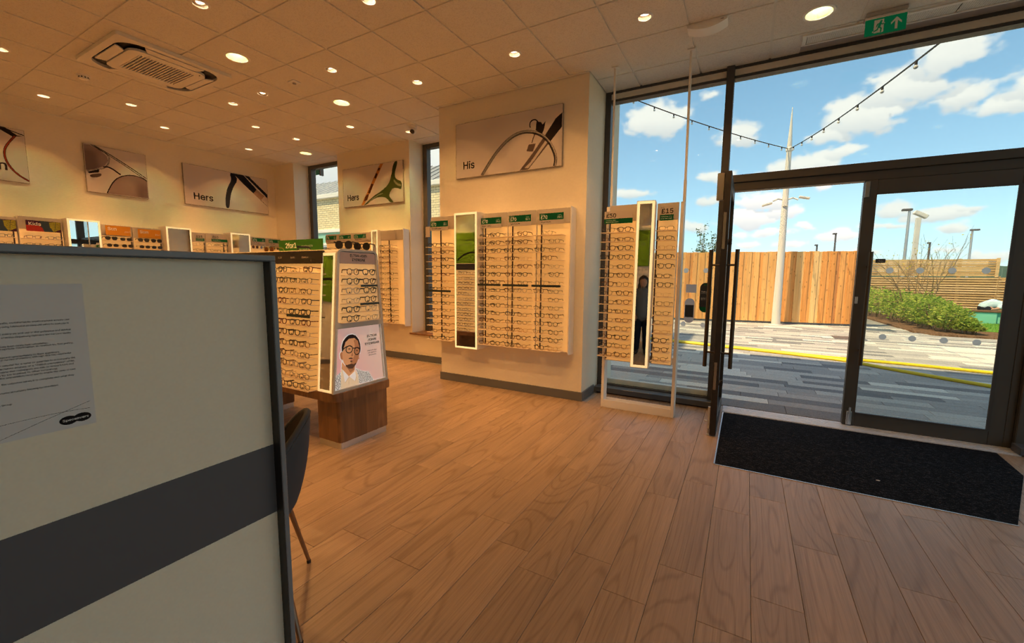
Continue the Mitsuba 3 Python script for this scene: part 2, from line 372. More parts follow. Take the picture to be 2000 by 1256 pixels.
MAT = Polygon([(-.127, 3.345), (1.43, 3.345), (1.80, 4.23), (1.835, 4.70), (-.127, 4.70)])
RIGHT = np.cross(FWD, UP)


def inview(p):
    w = np.asarray(p, float) - EYE
    f = w @ FWD
    return f > .15 and abs(w @ RIGHT) < 1.23 * f + .15 and abs(w @ UP) < .78 * f + .15


planks = []
for col in range(int((-8.3 + 10.04) / .195), int((4.3 + 10.04) / .195) + 1):
    x0, x1 = max(col * .195 - 10.04, -8.3), min(col * .195 + .195 - 10.04, 4.25)
    off = crand(col, 7) * .97
    for row in range(16, 28):
        y0, y1 = max(row * .97 - off - 20, -2.6), min((row + 1) * .97 - off - 20, 4.93)
        if y1 - y0 < .02: continue
        if -3.5 < x0 < -1.6: y1 = min(y1, 4.345)
        elif x0 < -3.5: y1 = min((row + 1) * .97 - off - 20, 5.1)
        if y1 - y0 < .02: continue
        c = np.array([(x0 + x1) / 2, (y0 + y1) / 2, 0])
        seen = any(inview((x, y, 0)) for x in (x0, x1) for y in (y0, (y0 + y1) / 2, y1)) and not (c[0] > -1.2 - 3 * max(0, .74 - c[1]) and False)
        hidden = c[0] < -1.3 and c[1] < .55 * -c[0] * .75 and c[1] / -c[0] < .58 and c[0] < -1.25   # behind the screen
        planks.append((0 if seen and not hidden else 1, np.linalg.norm(c - EYE), x0, x1, y0, y1))
planks.sort()
rest = []
for k, (s, dist, x0, x1, y0, y1) in enumerate(planks):
    if s == 0 and k < 298:
        part('floor', 'plank', plank_mesh(x0, x1, y0, y1), 'm_floor')
    else:
        rest.append(plank_mesh(x0, x1, y0, y1))
part('floor', 'plank_field', cat(rest), 'm_floor', kind='stuff')

# ------------------------------------------------------------------ ceiling
struct('ceiling')
put('ceiling', box(-8.4, 4.3, -2.7, 5.5, ZC + .25, ZC + .4), 'm_void')
SPOTS = [  # x, y, aim (x, y, z), what it is
    (-6.24, 1.295, (-7.2, .8, 0), 'small downlight at the far left edge, nearest the end of the ceiling above the screen'),
    (-7.417, 1.84, (-8.1, 1.75, 1.7), 'wall-washing downlight above the Kids bay on the left wall'),
    (-6.814, 2.449, (-7.3, 2.6, 0), 'small downlight between the smoke detector and the sunglasses picture'),
    (-7.435, 3.036, (-8.1, 3.0, 1.8), 'wall-washing downlight above the orange Sun bays'),
    (-3.832, 1.862, (-3.2, 2.1, .9), 'tilting downlight to the right of the ceiling air conditioner at the top edge'),
    (-5.646, 3.034, (-5.9, 3.2, 0), 'small downlight just past the corner of the air conditioner'),
    (-7.435, 4.205, (-8.1, 4.3, 1.8), 'wall-washing downlight above the left Hers picture'),
    (-5.038, 3.044, (-4.0, 2.2, .9), 'tilting downlight in the row between air conditioner and square sensor'),
    (-6.222, 4.244, (-6.0, 5.05, 1.9), 'tilting downlight second from window corner in front of the narrow pier'),
    (-6.227, 3.633, (-6.4, 3.8, 0), 'small dim downlight mid-ceiling behind the tilting downlight row'),
    (-3.833, 3.042, (-3.3, 4.2, 1.3), 'tilting downlight beside the square ceiling sensor'),
    (-5.025, 4.268, (-5.1, 5.05, 1.5), 'tilting downlight above the right end of the pier picture'),
    (-2.639, 2.453, (-2.45, 4.2, 1.25), 'tilting downlight cut by the top edge of the photo'),
    (-3.243, 3.667, (-3.1, 4.33, 1.35), 'tilting downlight above the left half of the His picture'),
    (-4.433, 4.819, (-4.6, 5.05, 1.6), 'tilting downlight behind the dome camera'),
    (-2.036, 3.658, (-2.0, 4.33, 1.35), 'tilting downlight above the right half of the His picture'),
    (-.844, 3.661, (-.9, 4.2, 1.1), 'tilting downlight in front of the window stand poles')]
BIG = [(-4.431, 2.446, 'wide round downlight glowing yellow beside the air conditioner'), (-4.432, 3.646, 'wide round downlight in the middle of the ceiling towards the pillar'),
       (-6.797, 4.806, 'wide round downlight near the far window corner'), (.371, 4.258, 'wide round downlight left of the exit sign')]
ADDED_SPOTS = [(-1.435, 2.455, (-1.95, 4.2, 1.25)), (-.835, 1.86, (-.95, 4.2, 1.2)), (-2.635, .68, (-3.1, 2.1, 1.0)), (-1.6, 1.85, (-2.7, 2.35, 1.0)), (-3.235, .68, (-3.6, 2.1, .9)), (-.235, 2.455, (-.75, 4.2, 1.2)), (-7.4, .65, (-8.1, .6, 1.7)), (-7.4, -1.3, (-7.5, -2.5, 2.2)), (-7.0, -1.9, (-8.2, -1.9, 2.0)), (-1.5, -1.2, (-1.4, -2.5, 2.2))]  # unseen spots added to brighten the displays, centre unit and banners
ADDED_BIG = [(-6.9, .1), (-4.431, -.5), (-2.035, 1.255), (-2.035, -1.2), (.371, 1.85), (-6.9, -1.7), (1.571, .66), (2.171, 1.85)]  # unseen wide lamps added as fill for the room and screen
PILLAR = sbox(-3.50, 4.325, -1.52, 5.5)
room = unary_union([sbox(-8.2, -2.5, 4.2, 5.09), sbox(-7.59, 5.0, -6.35, 5.42), sbox(-4.69, 5, -3.4, 5.42)]).difference(PILLAR)
room = room.intersection(unary_union([sbox(-9, -3, -1.52, 6), sbox(-1.6, -3, 4.3, 4.935)]))
holes = unary_union([Point(x, y).buffer(.052, 8) for x, y, *_ in SPOTS] + [Point(b[0], b[1]).buffer(.094, 10) for b in BIG] + [Point(x, y).buffer(.094, 10) for x, y in ADDED_BIG] + [Point(q[0], q[1]).buffer(.052, 8) for q in ADDED_SPOTS])
GX, GY, PX, PY = -3.535, 2.755, .6, .594
AIR = sbox(.30, 4.575, 4.2, 4.935)
for k in range(-8, 13):
    for j in range(-9, 5):
        cell = sbox(GX + k * PX + .009, GY + j * PY + .008, GX + (k + 1) * PX - .009, GY + (j + 1) * PY - .008).intersection(room).difference(AIR)
        if cell.is_empty or cell.area < .004: continue
        g = cell.difference(holes)
        m = ext(g, ZC, ZC + .016)
        part('ceiling', 'tile', m, 'm_tile')
bars = []
for k in range(-8, 14):
    bars.append(sbox(GX + k * PX - .012, -2.5, GX + k * PX + .012, 5.42))
for j in range(-9, 6):
    bars.append(sbox(-8.2, GY + j * PY - .012, 4.2, GY + j * PY + .012))
part('ceiling', 'grid', ext(unary_union(bars).intersection(room).difference(AIR), ZC + .009, ZC + .013), 'm_grid')
part('ceiling', 'edge_trim', cat(box(-8.2, -7.59, 5.065, 5.09, ZC - .006, ZC + .005), box(-6.35, -4.69, 5.065, 5.09, ZC - .006, ZC + .005), box(-3.5, -1.52, 4.30, 4.325, ZC - .006, ZC + .005), box(-8.2, -8.175, -2.5, 5.09, ZC - .006, ZC + .005)), 'm_grid')

# ------------------------------------------------------------------ walls
H = ZC + .3
struct('wall_left'); put('wall_left', box(-8.4, -8.2, -2.7, 5.5, -.02, H), 'm_wall')
struct('wall_front')
put('wall_front', cat(box(-8.2, -7.59, 5.09, 5.5, -.02, H), box(-6.35, -4.69, 5.09, 5.5, -.02, H), box(-7.59, -6.35, 5.09, 5.5, -.02, .425), box(-4.69, -3.49, 5.09, 5.5, -.02, .425),
                      box(-7.59, -6.35, 5.09, 5.5, ZC + .02, H), box(-4.69, -3.49, 5.09, 5.5, ZC + .02, H)), 'm_wall')
struct('wall_pillar'); put('wall_pillar', box(-3.49, -1.53, 4.335, 5.5, -.02, H, .002), 'm_wall')
part('wall_pillar', 'corner_bead', box(-1.585, -1.528, 4.331, 4.336, .09, ZC), 'm_wall')
struct('wall_back'); put('wall_back', box(-8.4, 4.3, -2.7, -2.5, -.02, H), 'm_wall')
struct('wall_right'); put('wall_right', cat(box(4.2, 4.4, -2.7, -2.2, -.02, H), box(4.2, 4.4, -2.2, 5.5, ZC, H), box(4.2, 4.4, -2.2, 5.5, -.02, .08)), 'm_wall')
struct('window_6')  # unseen glazing added so more daylight reaches the screen and floor
part('window_6', 'frame', cat(*[box(4.26, 4.34, y, y + .06, .08, ZC) for y in (-2.2, -.45, 1.3, 3.05, 4.9)], box(4.26, 4.34, -2.2, 4.96, .08, .15), box(4.26, 4.34, -2.2, 4.96, ZC - .1, ZC), box(4.26, 4.34, -2.2, 4.96, 2.3, 2.4)), 'm_frame')
part('window_6', 'pane', trimesh.Trimesh([(4.3, -2.2, .1), (4.3, 4.95, .1), (4.3, 4.95, ZC - .05), (4.3, -2.2, ZC - .05)], [(0, 1, 2), (0, 2, 3)], process=False), 'm_pane')
for n, g in (('baseboard_left', box(-8.2, -8.185, -2.5, 5.075, 0, .10, .003)), ('baseboard_front', cat(box(-8.2, -3.5, 5.075, 5.09, 0, .10, .003))),
             ('baseboard_pillar', cat(box(-3.505, -1.515, 4.32, 4.335, 0, .10, .003), box(-1.53, -1.515, 4.32, 4.74, 0, .10, .003), box(-3.505, -3.49, 4.32, 5.075, 0, .10, .003)))):
    struct(n); put(n, g, 'm_skirt')
struct('trim_1'); put('trim_1', box(-7.62, -6.35, 5.05, 5.44, .425, .45, .004), 'm_walnut')
struct('trim_2'); put('trim_2', box(-4.72, -3.49, 5.05, 5.44, .425, .45, .004), 'm_walnut')
# roof and upper storey outside: they shade the paving
struct('wall_upper'); put('wall_upper', box(-8.6, 4.7, -3, 5.45, H + .05, 5.7), 'm_brickdark')
struct('wall_upper_left'); put('wall_upper_left', box(-20, -6.0, -6, 5.5, 5.7, 10), 'm_brickdark')
struct('wall_outer_left'); put('wall_outer_left', box(-14, -8.4, -3, 5.5, -.02, 5.7), 'm_brickdark')


def window(name, x0, x1, y, z0, z1, fw=.06, fd=.08, pane=True, mat='m_frame', sides='lrtb', pm='m_pane'):
    struct(name)
    ms = []
    if 'l' in sides: ms.append(box(x0, x0 + fw, y, y + fd, z0, z1, .004))
    if 'r' in sides: ms.append(box(x1 - fw, x1, y, y + fd, z0, z1, .004))
    if 't' in sides: ms.append(box(x0 + fw, x1 - fw, y, y + fd, z1 - fw, z1, .004))
    if 'b' in sides: ms.append(box(x0 + fw, x1 - fw, y, y + fd, z0, z0 + fw, .004))
    part(name, 'frame', cat(ms), mat)
    part(name, 'pane', ext(sbox(x0 + fw * .8, z0 + fw * .8, x1 - fw * .8, z1 - fw * .8), 0, .001).apply_transform(Mfront(y + fd * .5)) if False else quad(x0 + fw * .8, x1 - fw * .8, y + fd * .5, z0 + fw * .8, z1 - fw * .8), pm)
    return name


def quad(x0, x1, y, z0, z1):
    return trimesh.Trimesh([(x0, y, z0), (x1, y, z0), (x1, y, z1), (x0, y, z1)], [(0, 1, 2), (0, 2, 3)], process=False)


window('window_1', -7.59, -6.35, 5.40, .45, ZC + .02, .085, .1)
window('window_2', -4.69, -3.49, 5.40, .45, ZC + .02, .085, .1)
# glazed front: fixed light, door set, right light
struct('window_3')
part('window_3', 'frame', cat(box(-1.53, -1.465, 4.90, 5.0, 0, ZC, .004), box(-.295, -.225, 4.86, 5.0, 0, ZC, .004), box(-1.465, -.295, 4.90, 5.0, 3.345, 3.372, .003), box(-1.465, -.295, 4.90, 5.0, ZC - .025, ZC + .01, .003), box(-1.465, -.295, 4.90, 5.0, 0, .085)), 'm_frame2')
part('window_3', 'head_rail', box(-1.465, -.295, 4.905, 4.99, 3.372, ZC - .025, .003), 'm_rail')
part('window_3', 'bottom_rail', box(-1.465, -.295, 4.955, 5.02, .085, .145, .003), 'm_inkwhite')
part('window_3', 'inner_sill', box(-1.515, -.245, 4.76, 4.90, .012, .075, .006), 'm_sill')
part('window_3', 'pane', quad(-1.47, -.29, 4.953, .08, 3.35), 'm_pane')
struct('window_4')
part('window_4', 'frame', cat(box(-.225, 3.9, 4.90, 5.0, 3.345, 3.372, .003), box(-.225, 3.9, 4.90, 5.0, ZC - .025, ZC + .01, .003)), 'm_frame2')
part('window_4', 'head_rail', box(-.225, 3.9, 4.905, 4.99, 3.372, ZC - .025, .003), 'm_rail')
part('window_4', 'transom_bar', cat(box(-.225, 2.0, 4.885, 5.0, 2.335, 2.41, .004), box(-.225, 2.0, 4.905, 5.0, 2.255, 2.335, .003)), 'm_frame')
part('window_4', 'pane', quad(-.23, 3.95, 4.953, 2.40, 3.35), 'm_pane')
struct('window_5')
part('window_5', 'frame', cat(box(1.925, 1.975, 4.87, 5.0, 0, 2.41, .004), box(1.975, 2.07, 4.83, 5.0, 0, 3.345, .006), box(2.07, 4.2, 4.9, 5.0, 0, .09, .004), box(4.1, 4.2, 4.9, 5.0, 0, ZC, .004)), 'm_frame')
part('window_5', 'inner_sill', box(1.955, 4.2, 4.70, 4.83, .012, .075, .006), 'm_sill')
part('window_5', 'pane', quad(2.06, 4.15, 4.953, .08, 2.405), 'm_pane')

# doors
struct('door_1', 'left glass door leaf standing open into the shop')
XL0, XL1, YF, YH = -.205, -.155, 3.93, 4.88
part('door_1', 'leaf_frame', cat(box(XL0, XL1, YF, YF + .1, .012, 2.25, .003), box(XL0, XL1, YH - .09, YH, .012, 2.25, .003), box(XL0, XL1, YF + .1, YH - .09, 2.13, 2.25, .003), box(XL0, XL1, YF + .1, YH - .09, .012, .14, .003)), 'm_black')
pm = trimesh.Trimesh([(-.18, YF + .09, .13), (-.18, YH - .08, .13), (-.18, YH - .08, 2.14), (-.18, YF + .09, 2.14)], [(0, 1, 2), (0, 2, 3)], process=False)
part('door_1', 'pane', pm, 'm_pane2')


def pull(parent, x, y, ax, z0=.60, z1=1.62, r=.0165):
    m = [tube([(x + ax[0] * .075, y + ax[1] * .075, z0), (x + ax[0] * .075, y + ax[1] * .075, z1)], r, 14)]
    for z in (z0 + .13, z1 - .13):
        m.append(tube([(x, y, z), (x + ax[0] * .075, y + ax[1] * .075, z)], .009, 10))
    part(parent, 'pull_handle', cat(m), 'm_handle', 40)


plastic('m_handle', (.07, .055, .04), .3, .6, metallic=.6)
pull('door_1', XL1, 4.02, (1, 0)); pull('door_1', XL0, 4.02, (-1, 0))
for z0, z1 in ((1.62, 1.92), (.42, .66)):
    part('door_1', 'lock_plate', cat(box(XL0 + .008, XL1 - .020, YF - .003, YF + .001, z0, z1), *[box(XL0 + .016, XL1 - .026, YF - .008, YF, z0 + (z1 - z0) * q, z0 + (z1 - z0) * (q + .05)) for q in (.25, .42, .5, .62)]), 'm_steel')
    part('door_1', 'thumb_turn', cat(tube([(XL1, YF + .03, z0 + .06), (XL1 + .012, YF + .03, z0 + .06)], .024, 16), box(XL1 + .012, XL1 + .03, YF + .024, YF + .036, z0 + .035, z0 + .085, .003)), 'm_black')
part('door_1', 'pivot_block', box(XL0 - .055, XL0, YF + .005, YF + .03, 2.02, 2.24, .004), 'm_steel')
part('door_1', 'floor_bolt', cat(box(XL0 - .02, XL0, YF + .01, YF + .035, .06, .26, .003), tube([(XL0 - .045, YF + .022, .13), (XL0, YF + .022, .13)], .006, 8), tube([(XL0 - .012, YF + .022, .0), (XL0 - .012, YF + .022, .1)], .007, 8), tube([(XL0 - .02, YF + .022, .005), (XL0 - .004, YF + .022, .005)], .012, 10)), 'm_alu')
struct('door_2', 'right glass door leaf standing closed')
DX0, DX1 = .868, 1.925
part('door_2', 'leaf_frame', cat(box(DX0, DX0 + .092, 4.87, 4.93, .014, 2.25, .003), box(1.835, DX1, 4.87, 4.93, .014, 2.25, .003), box(DX0 + .092, 1.835, 4.87, 4.93, 2.13, 2.25, .003), box(DX0 + .092, 1.835, 4.87, 4.93, .014, .135, .003)), 'm_frame')
part('door_2', 'glazing_bead', cat(box(1.815, 1.838, 4.862, 4.87, .135, 2.13), box(DX0 + .088, 1.838, 4.862, 4.87, 2.122, 2.135), box(DX0 + .088, 1.838, 4.862, 4.87, .13, .143)), 'm_frame2')
part('door_2', 'pane', quad(DX0 + .085, 1.845, 4.9, .13, 2.14), 'm_pane')
pull('door_2', .945, 4.87, (0, -1))
part('door_2', 'pivot_block', box(DX0 + .003, DX0 + .035, 4.85, 4.87, 2.10, 2.24, .003), 'm_steel')
part('door_2', 'thumb_turn', cat(box(.875, .897, 4.862, 4.87, 1.155, 1.22, .002), tube([(.886, 4.862, 1.188), (.886, 4.85, 1.188)], .009, 12)), 'm_alu')
part('door_2', 'floor_bolt', cat(box(.895, .935, 4.855, 4.87, .02, .15, .003), tube([(.915, 4.845, .03), (.915, 4.845, .19)], .008, 10), box(.898, .932, 4.84, 4.858, .13, .145), box(.898, .932, 4.84, 4.858, .04, .05)), 'm_alu')
part('door_2', 'pull_plate', box(1.000, 1.068, 4.893, 4.898, 1.525, 1.56), 'm_frame2', label='small dark plate reading PULL')
part('door_2', 'pull_lettering', text('PULL', .012, True, .042), 'm_steel', M=Mfront(4.8925) @ move(1.013, 1.536, 0))
dot = cat(*[ext(Point(x, z).buffer(.026, 10), 0, .0006) for x in (1.105, 1.305, 1.507, 1.708) for z in (1.458, .862)])
for x in (1.105, 1.305, 1.507, 1.708):
    for z in (1.458, .862):
        part('door_2', 'safety_dot', ext(Point(x, z).buffer(.026, 10), 0, .0006), 'm_frost', M=Mfront(4.899))
for x in (-1.19, -.985, -.784, -.584, -.385):
    for z in (1.455, .868):
        part('window_3', 'safety_dot', ext(Point(x, z).buffer(.026, 10), 0, .0006), 'm_frost', M=Mfront(4.952))
struct('trim_3', 'ribbed aluminium door threshold')
put('trim_3', cat(box(-.14, 1.975, 4.715, 4.95, 0, .007), *[box(-.14, 1.975, 4.722 + .045 * k, 4.755 + .045 * k, .007, .012, .002) for k in range(5)]), 'm_threshold')

# stickers on the fixed glass
def pill(u, v, w, h): return rrect(u - w / 2, v - h / 2, u + w / 2, v + h / 2, w / 2 - .001, 8)
s = thing('window_sticker', 'black pill-shaped glass sticker with green end reading Thank you', 'sticker')
MS = Mfront(4.952)
part(s, 'backing', ext(pill(-.377, 1.165, .112, .318), 0, .0006), 'm_black', M=MS)
part(s, 'green_end', ext(pill(-.377, 1.165, .106, .312).intersection(sbox(-.5, .9, 0, 1.063)), .0006, .001), 'm_green', M=MS)
part(s, 'green_tab', ext(rrect(-.396, 1.297, -.358, 1.31, .006), .0006, .001), 'm_green', M=MS)
part(s, 'lettering', cat(text('Thank you', .013, False, .066).apply_transform(move(-.419, 1.222, .0006)), *[text(t, .006, False, w).apply_transform(move(-.419, v, .0006)) for t, w, v in (('for visiting us', .06, 1.208), ('Please follow us', .055, 1.16), ('for more news and', .058, 1.15), ('offers in store', .045, 1.14))]), 'm_paper', M=MS)
s = thing('window_sticker', 'grey and black pill-shaped glass sticker lower on the fixed window', 'sticker')
part(s, 'backing', ext(pill(-.530, 1.018, .10, .27), 0, .0006), 'm_frost2', M=MS)
part(s, 'dark_panel', ext(sbox(-.573, .945, -.487, 1.08), .0006, .001), 'm_black', M=MS)
solid('window_sticker', 'plain grey rectangular sticker above the grey pill sticker', 'sticker', ext(sbox(-.575, 1.215, -.468, 1.305), 0, .0006), 'm_frost2', M=MS)

# entrance mat
s = thing('entrance_mat', 'large black entrance mat inside the glass doors', 'mat')
part(s, 'pile', ext(MAT.buffer(-.004), 0, .007), 'm_carpet')
part(s, 'edge_strip', cat(box(-.133, -.124, 3.34, 4.70, 0, .008), box(-.133, 1.43, 3.337, 3.345, 0, .005)), 'm_alu')
solid('paper_scrap', 'tiny white scrap of paper on the black mat', 'scrap', ext(Polygon([(.86, 3.62), (.872, 3.628), (.885, 3.622), (.878, 3.61), (.866, 3.612)]), .0071, .0085), 'm_paper')

# air curtain strip along the glazing
a = thing('air_curtain', 'long white perforated air curtain grille set in the ceiling above the doors', 'air curtain')
part(a, 'housing', cat(box(.30, 4.2, 4.575, 4.60, ZC - .01, ZC + .06), box(.30, 4.2, 4.74, 4.76, ZC - .012, ZC + .06), box(.30, .33, 4.6, 4.74, ZC - .01, ZC + .06), box(.3, 4.2, 4.6, 4.74, ZC + .04, ZC + .06)), 'm_white')
plastic('m_perf', proc(lambda p, n, uv: mix((.66, .65, .60), (.36, .355, .33), smoothstep(.34, .22, dr.sqrt(dr.square(p.x * 70 - dr.floor(p.x * 70) - .5) + dr.square(p.y * 70 - dr.floor(p.y * 70) - .5))))), .5)
for k in range(4):
    part(a, 'perforated_panel', box(.335 + k * .965, .335 + k * .965 + .955, 4.602, 4.738, ZC - .006, ZC + .002), 'm_perf')
part(a, 'outlet', box(.30, 4.2, 4.762, 4.935, ZC + .004, ZC + .012), 'm_grey')

# ------------------------------------------------------------------ spectacles
COL = {'black': (.010, .009, .009), 'brown': (.050, .020, .010), 'tortoiseshell': None, 'navy': (.012, .018, .045), 'dark red': (.085, .010, .012), 'clear': (.40, .35, .29), 'green': (.06, .085, .02), 'grey': (.09, .085, .08)}
for k, c in COL.items():
    if c is None:
        plastic('m_spec_tortoiseshell', proc(lambda p, n, uv: mix((.020, .009, .006), (.17, .065, .018), smoothstep(.42, .62, noise(p.x * 110, p.y * 110, p.z * 110)))), .25, .6)
    else:
        plastic('m_spec_' + k.replace(' ', '_'), c, .25, .6)
metal('m_spec_gold', (.62, .43, .22), .3)
metal('m_spec_gunmetal', (.13, .12, .12), .3)
plastic('m_lens_dark', (.012, .010, .010), .08, .6)
plastic('m_lens_brown', (.060, .022, .012), .08, .6)


def superell(w, h, n, q=22):
    a = np.arange(q) / q * 2 * np.pi
    c, s = np.cos(a), np.sin(a)
    return Polygon(np.c_[np.sign(c) * np.abs(c) ** (2 / n) * w / 2, np.sign(s) * np.abs(s) ** (2 / n) * h / 2])


def panto(w, h):
    g = superell(w, h, 3.0, 24)
    p = np.array(g.exterior.coords)
    k = np.where(p[:, 1] < 0, 1 + p[:, 1] / h * .42, 1)
    return Polygon(np.c_[p[:, 0] * k, p[:, 1]])


SHAPE = {'square': (lambda: panto(.052, .042), .0050), 'round': (lambda: superell(.046, .046, 2.0), .0042), 'rectangular': (lambda: superell(.053, .033, 4.0), .0042), 'oval': (lambda: superell(.050, .038, 2.4), .0030)}
SPEC = {}


def spec_meshes(shape, thick=1.0, sun=False, size=1.0):
    key = (shape, thick, sun, size)
    if key in SPEC: return SPEC[key]
    g0, t = SHAPE[shape]
    t *= thick
    g = g0()
    if sun: g = affinity.scale(g, 1.08, 1.12)
    b = g.bounds
    cx = (b[2] - b[0]) / 2 + .0085
    cy = -b[1] + t * .8
    lensL, lensR = affinity.translate(g, -cx, cy), affinity.translate(g, cx, cy)
    rim = unary_union([l.buffer(t * .5).difference(l.buffer(-t * .5)) for l in (lensL, lensR)])
    top = cy + b[3]
    br = LineString([(-.011, top - .013), (-.006, top - .009), (.006, top - .009), (.011, top - .013)]).buffer(t * .55, quad_segs=2)
    ends = [LineString([(s * (cx + b[2] - .003), top - .008), (s * .069, top - .007)]).buffer(t * .7, cap_style=2) for s in (-1, 1)]
    front = ext(unary_union([rim, br, *ends]).simplify(.0003), -.0035, 0)
    tv, tt = top - .008, t
    temples = []
    for s in (-1, 1):
        temples.append(cat(box(s * .069 - tt * .35, s * .069 + tt * .35, tv - tt * .75, tv + tt * .75, -.082, -.002), box(s * .069 - tt * .3, s * .069 + tt * .3, tv - tt * .8 - .004, tv + tt * .4 - .003, -.092, -.080),
                           tube([(s * .069, tv - .003, -.090), (s * .068, tv - .022, -.104)], tt * .6, 5)))
    lens = [ext(l.buffer(-t * .3), -.0028, -.0012) for l in (lensL, lensR)] if sun else []
    tag = ext(affinity.scale(Point(-cx + .004, cy + b[1] + .009).buffer(.0062, 5), 1, .8), -.003, -.001)
    out = []
    for m in [front, *temples, *lens, tag]:
        m.apply_scale(size)
        out.append(mikit.ply(m, 'm_white'))
    SPEC[key] = (out[0], out[1:3], out[3:-1], out[-1])
    return SPEC[key]


NSPEC = [0]


def spectacles(label, colour, shape, M, group, thick=1.0, sun=None, tag=False, size=1.0, temples=True):
    key = thing('sunglasses' if sun else 'glasses', label, 'sunglasses' if sun else 'glasses', group)
    f, t, l, tg = spec_meshes(shape, thick, bool(sun), size)
    bsdf = {'type': 'ref', 'id': 'm_spec_' + colour.replace(' ', '_')}
    W = T(M.tolist())
    scene[key + '__front'] = {**f, 'bsdf': bsdf, 'to_world': W}
    if temples:
        for d in t:
            scene[uniq(key + '__temple')] = {**d, 'bsdf': bsdf, 'to_world': W}
    for d in l:
        scene[uniq(key + '__lens')] = {**d, 'bsdf': {'type': 'ref', 'id': 'm_lens_' + sun}, 'to_world': W}
    if tag:
        scene[key + '__security_tag'] = {**tg, 'bsdf': {'type': 'ref', 'id': 'm_black'}, 'to_world': W}
    NSPEC[0] += 1
    return key


ORD = ['top', 'second', 'third', 'fourth', 'fifth', 'sixth', 'seventh', 'eighth', 'ninth', 'tenth', 'eleventh', 'twelfth', 'thirteenth', 'fourteenth', 'bottom']


def ordn(r, n):
    return 'bottom' if r == n - 1 and n > 6 else ORD[r]


MIX = ['black', 'brown', 'tortoiseshell', 'black', 'gunmetal', 'brown', 'gold', 'black', 'black', 'navy', 'tortoiseshell', 'dark red', 'grey', 'black', 'clear']


def pick(mix, r): return mix[r.randrange(len(mix))]


def fill_row(M, u0, u1, v, row, nrows, where, group, shapes, r, count=2, sh=.115, mixc=MIX, tag=False, size=1.0, thick=1.0, sun=None, only=None):
    names = ['left', 'right'] if count == 2 else (['only'] if count == 1 else ['leftmost', 'second', 'third', 'rightmost'])
    for i in range(count):
        if only is not None and i not in only: continue
        u = u0 + (u1 - u0) * (i + .5) / count + r.uniform(-.008, .008)
        shape, c = pick(shapes, r), pick(mixc, r)
        th = .62 if c in ('gold', 'gunmetal') else thick
        w = sh - .012 - r.uniform(0, .006)
        L = M @ move(u, v, w) @ rotm(r.uniform(-6, 6), (0, 1, 0))
        kind = 'sunglasses' if sun else 'glasses'
        spectacles(f'{c} {shape} {kind}, {names[i]}, {ordn(row, nrows)} shelf, {where}', c, shape, L, group, th, sun, tag, size)


GLOW = np.array([.46, .212, .050]) * .84


def bay(M, u0, u1, v0, v1, rows, label, where, depth=.13, group='display bays', rod=None, hh=.16, sh=.115, shapes=('square', 'rectangular', 'oval'), counts=None, seed=1, strip=None, s0=None, s1=None, fill=None, mat='m_board', side=False, **k):
    r = random.Random(seed)
    b = thing('display_bay', label, 'display', group)
    part(b, 'carcass', box(u0, u1, v0, v1, -depth, -.004, .003), 'm_white', M=M)
    part(b, 'back_panel', box(u0 + .006, u1 - .006, v0 + .008, v1 - .01, -.004, 0, .001), mat, M=M, emitter=emit(GLOW, .35), label='softly backlit panel')
    part(b, 'header', box(u0 + .004, u1 - .004, v1 - hh, v1 - .002, 0, .008, .002), 'm_header', M=M)
    if rod is not None:
        part(b, 'lock_rod', box(rod - .006, rod + .006, v0 + .02, v1 - hh, 0, .014, .002), 'm_rod', M=M)
    if side:
        part(b, 'side_panel', ext(Polygon([(-depth, v0 - .03), (.012, v0 - .02), (.005, (v0 + v1) / 2), (.012, v1 + .012), (-depth, v1 + .005)]), 0, .012), 'm_white', M=M @ np.array([[0, 0, 1, u1], [0, 1, 0, 0], [1, 0, 0, 0], [0, 0, 0, 1.0]]))
    s0, s1 = (u0 + .01 if s0 is None else s0), (u1 - .02 if s1 is None else s1)
    n = len(rows)
    for i, v in enumerate(rows):
        sm = cat(box(s0, s1, v - .004, v, 0, sh), box(s0, s1, v - .006, v + .001, sh, sh + .003))
        part(b, 'shelf', sm, 'm_shelf', M=M)
        if strip is not None and i in strip:
            part(b, 'shelf_strip', box(s0, s1, v - .020, v + .004, sh + .004, sh + .007), 'm_strip', M=M, label='dark label strip along a shelf edge')
        c = 2 if counts is None else counts[i]
        if c and (fill is None or i in fill):
            fill_row(M, s0, s1, v, i, n, where, group.replace('display bays', 'glasses') if False else 'glasses on the ' + where, shapes, r, c, sh, **k)
    return b


def lit_mirror(M, u0, u1, v0, v1, label, d0=-.13, d1=.14, bw=.028, tilt=0.0, power=1.0, yaw=0.0):
    m = thing('lit_mirror', label, 'mirror', None)
    if tilt:
        M = M @ rotm(tilt, (1, 0, 0), (0, (v0 + v1) / 2, d1))
    if yaw:
        M = M @ rotm(yaw, (0, 1, 0), ((u0 + u1) / 2, 0, 0))
    part(m, 'housing', box(u0, u1, v0, v1, d0, d1, .004), 'm_white', M=M)
    ring = sbox(u0 + .006, v0 + .006, u1 - .006, v1 - .006).difference(sbox(u0 + bw, v0 + bw, u1 - bw, v1 - bw))
    part(m, 'light_frame', ext(ring, d1 + .0005, d1 + .003), 'm_led', M=M, emitter=emit(np.array([1.0, .72, .33]) * .62 * power, .15), label='glowing LED frame')
    part(m, 'glass', ext(sbox(u0 + bw, v0 + bw, u1 - bw, v1 - bw), d1 + .0005, d1 + .0015), 'm_mirror', M=M)
    return m


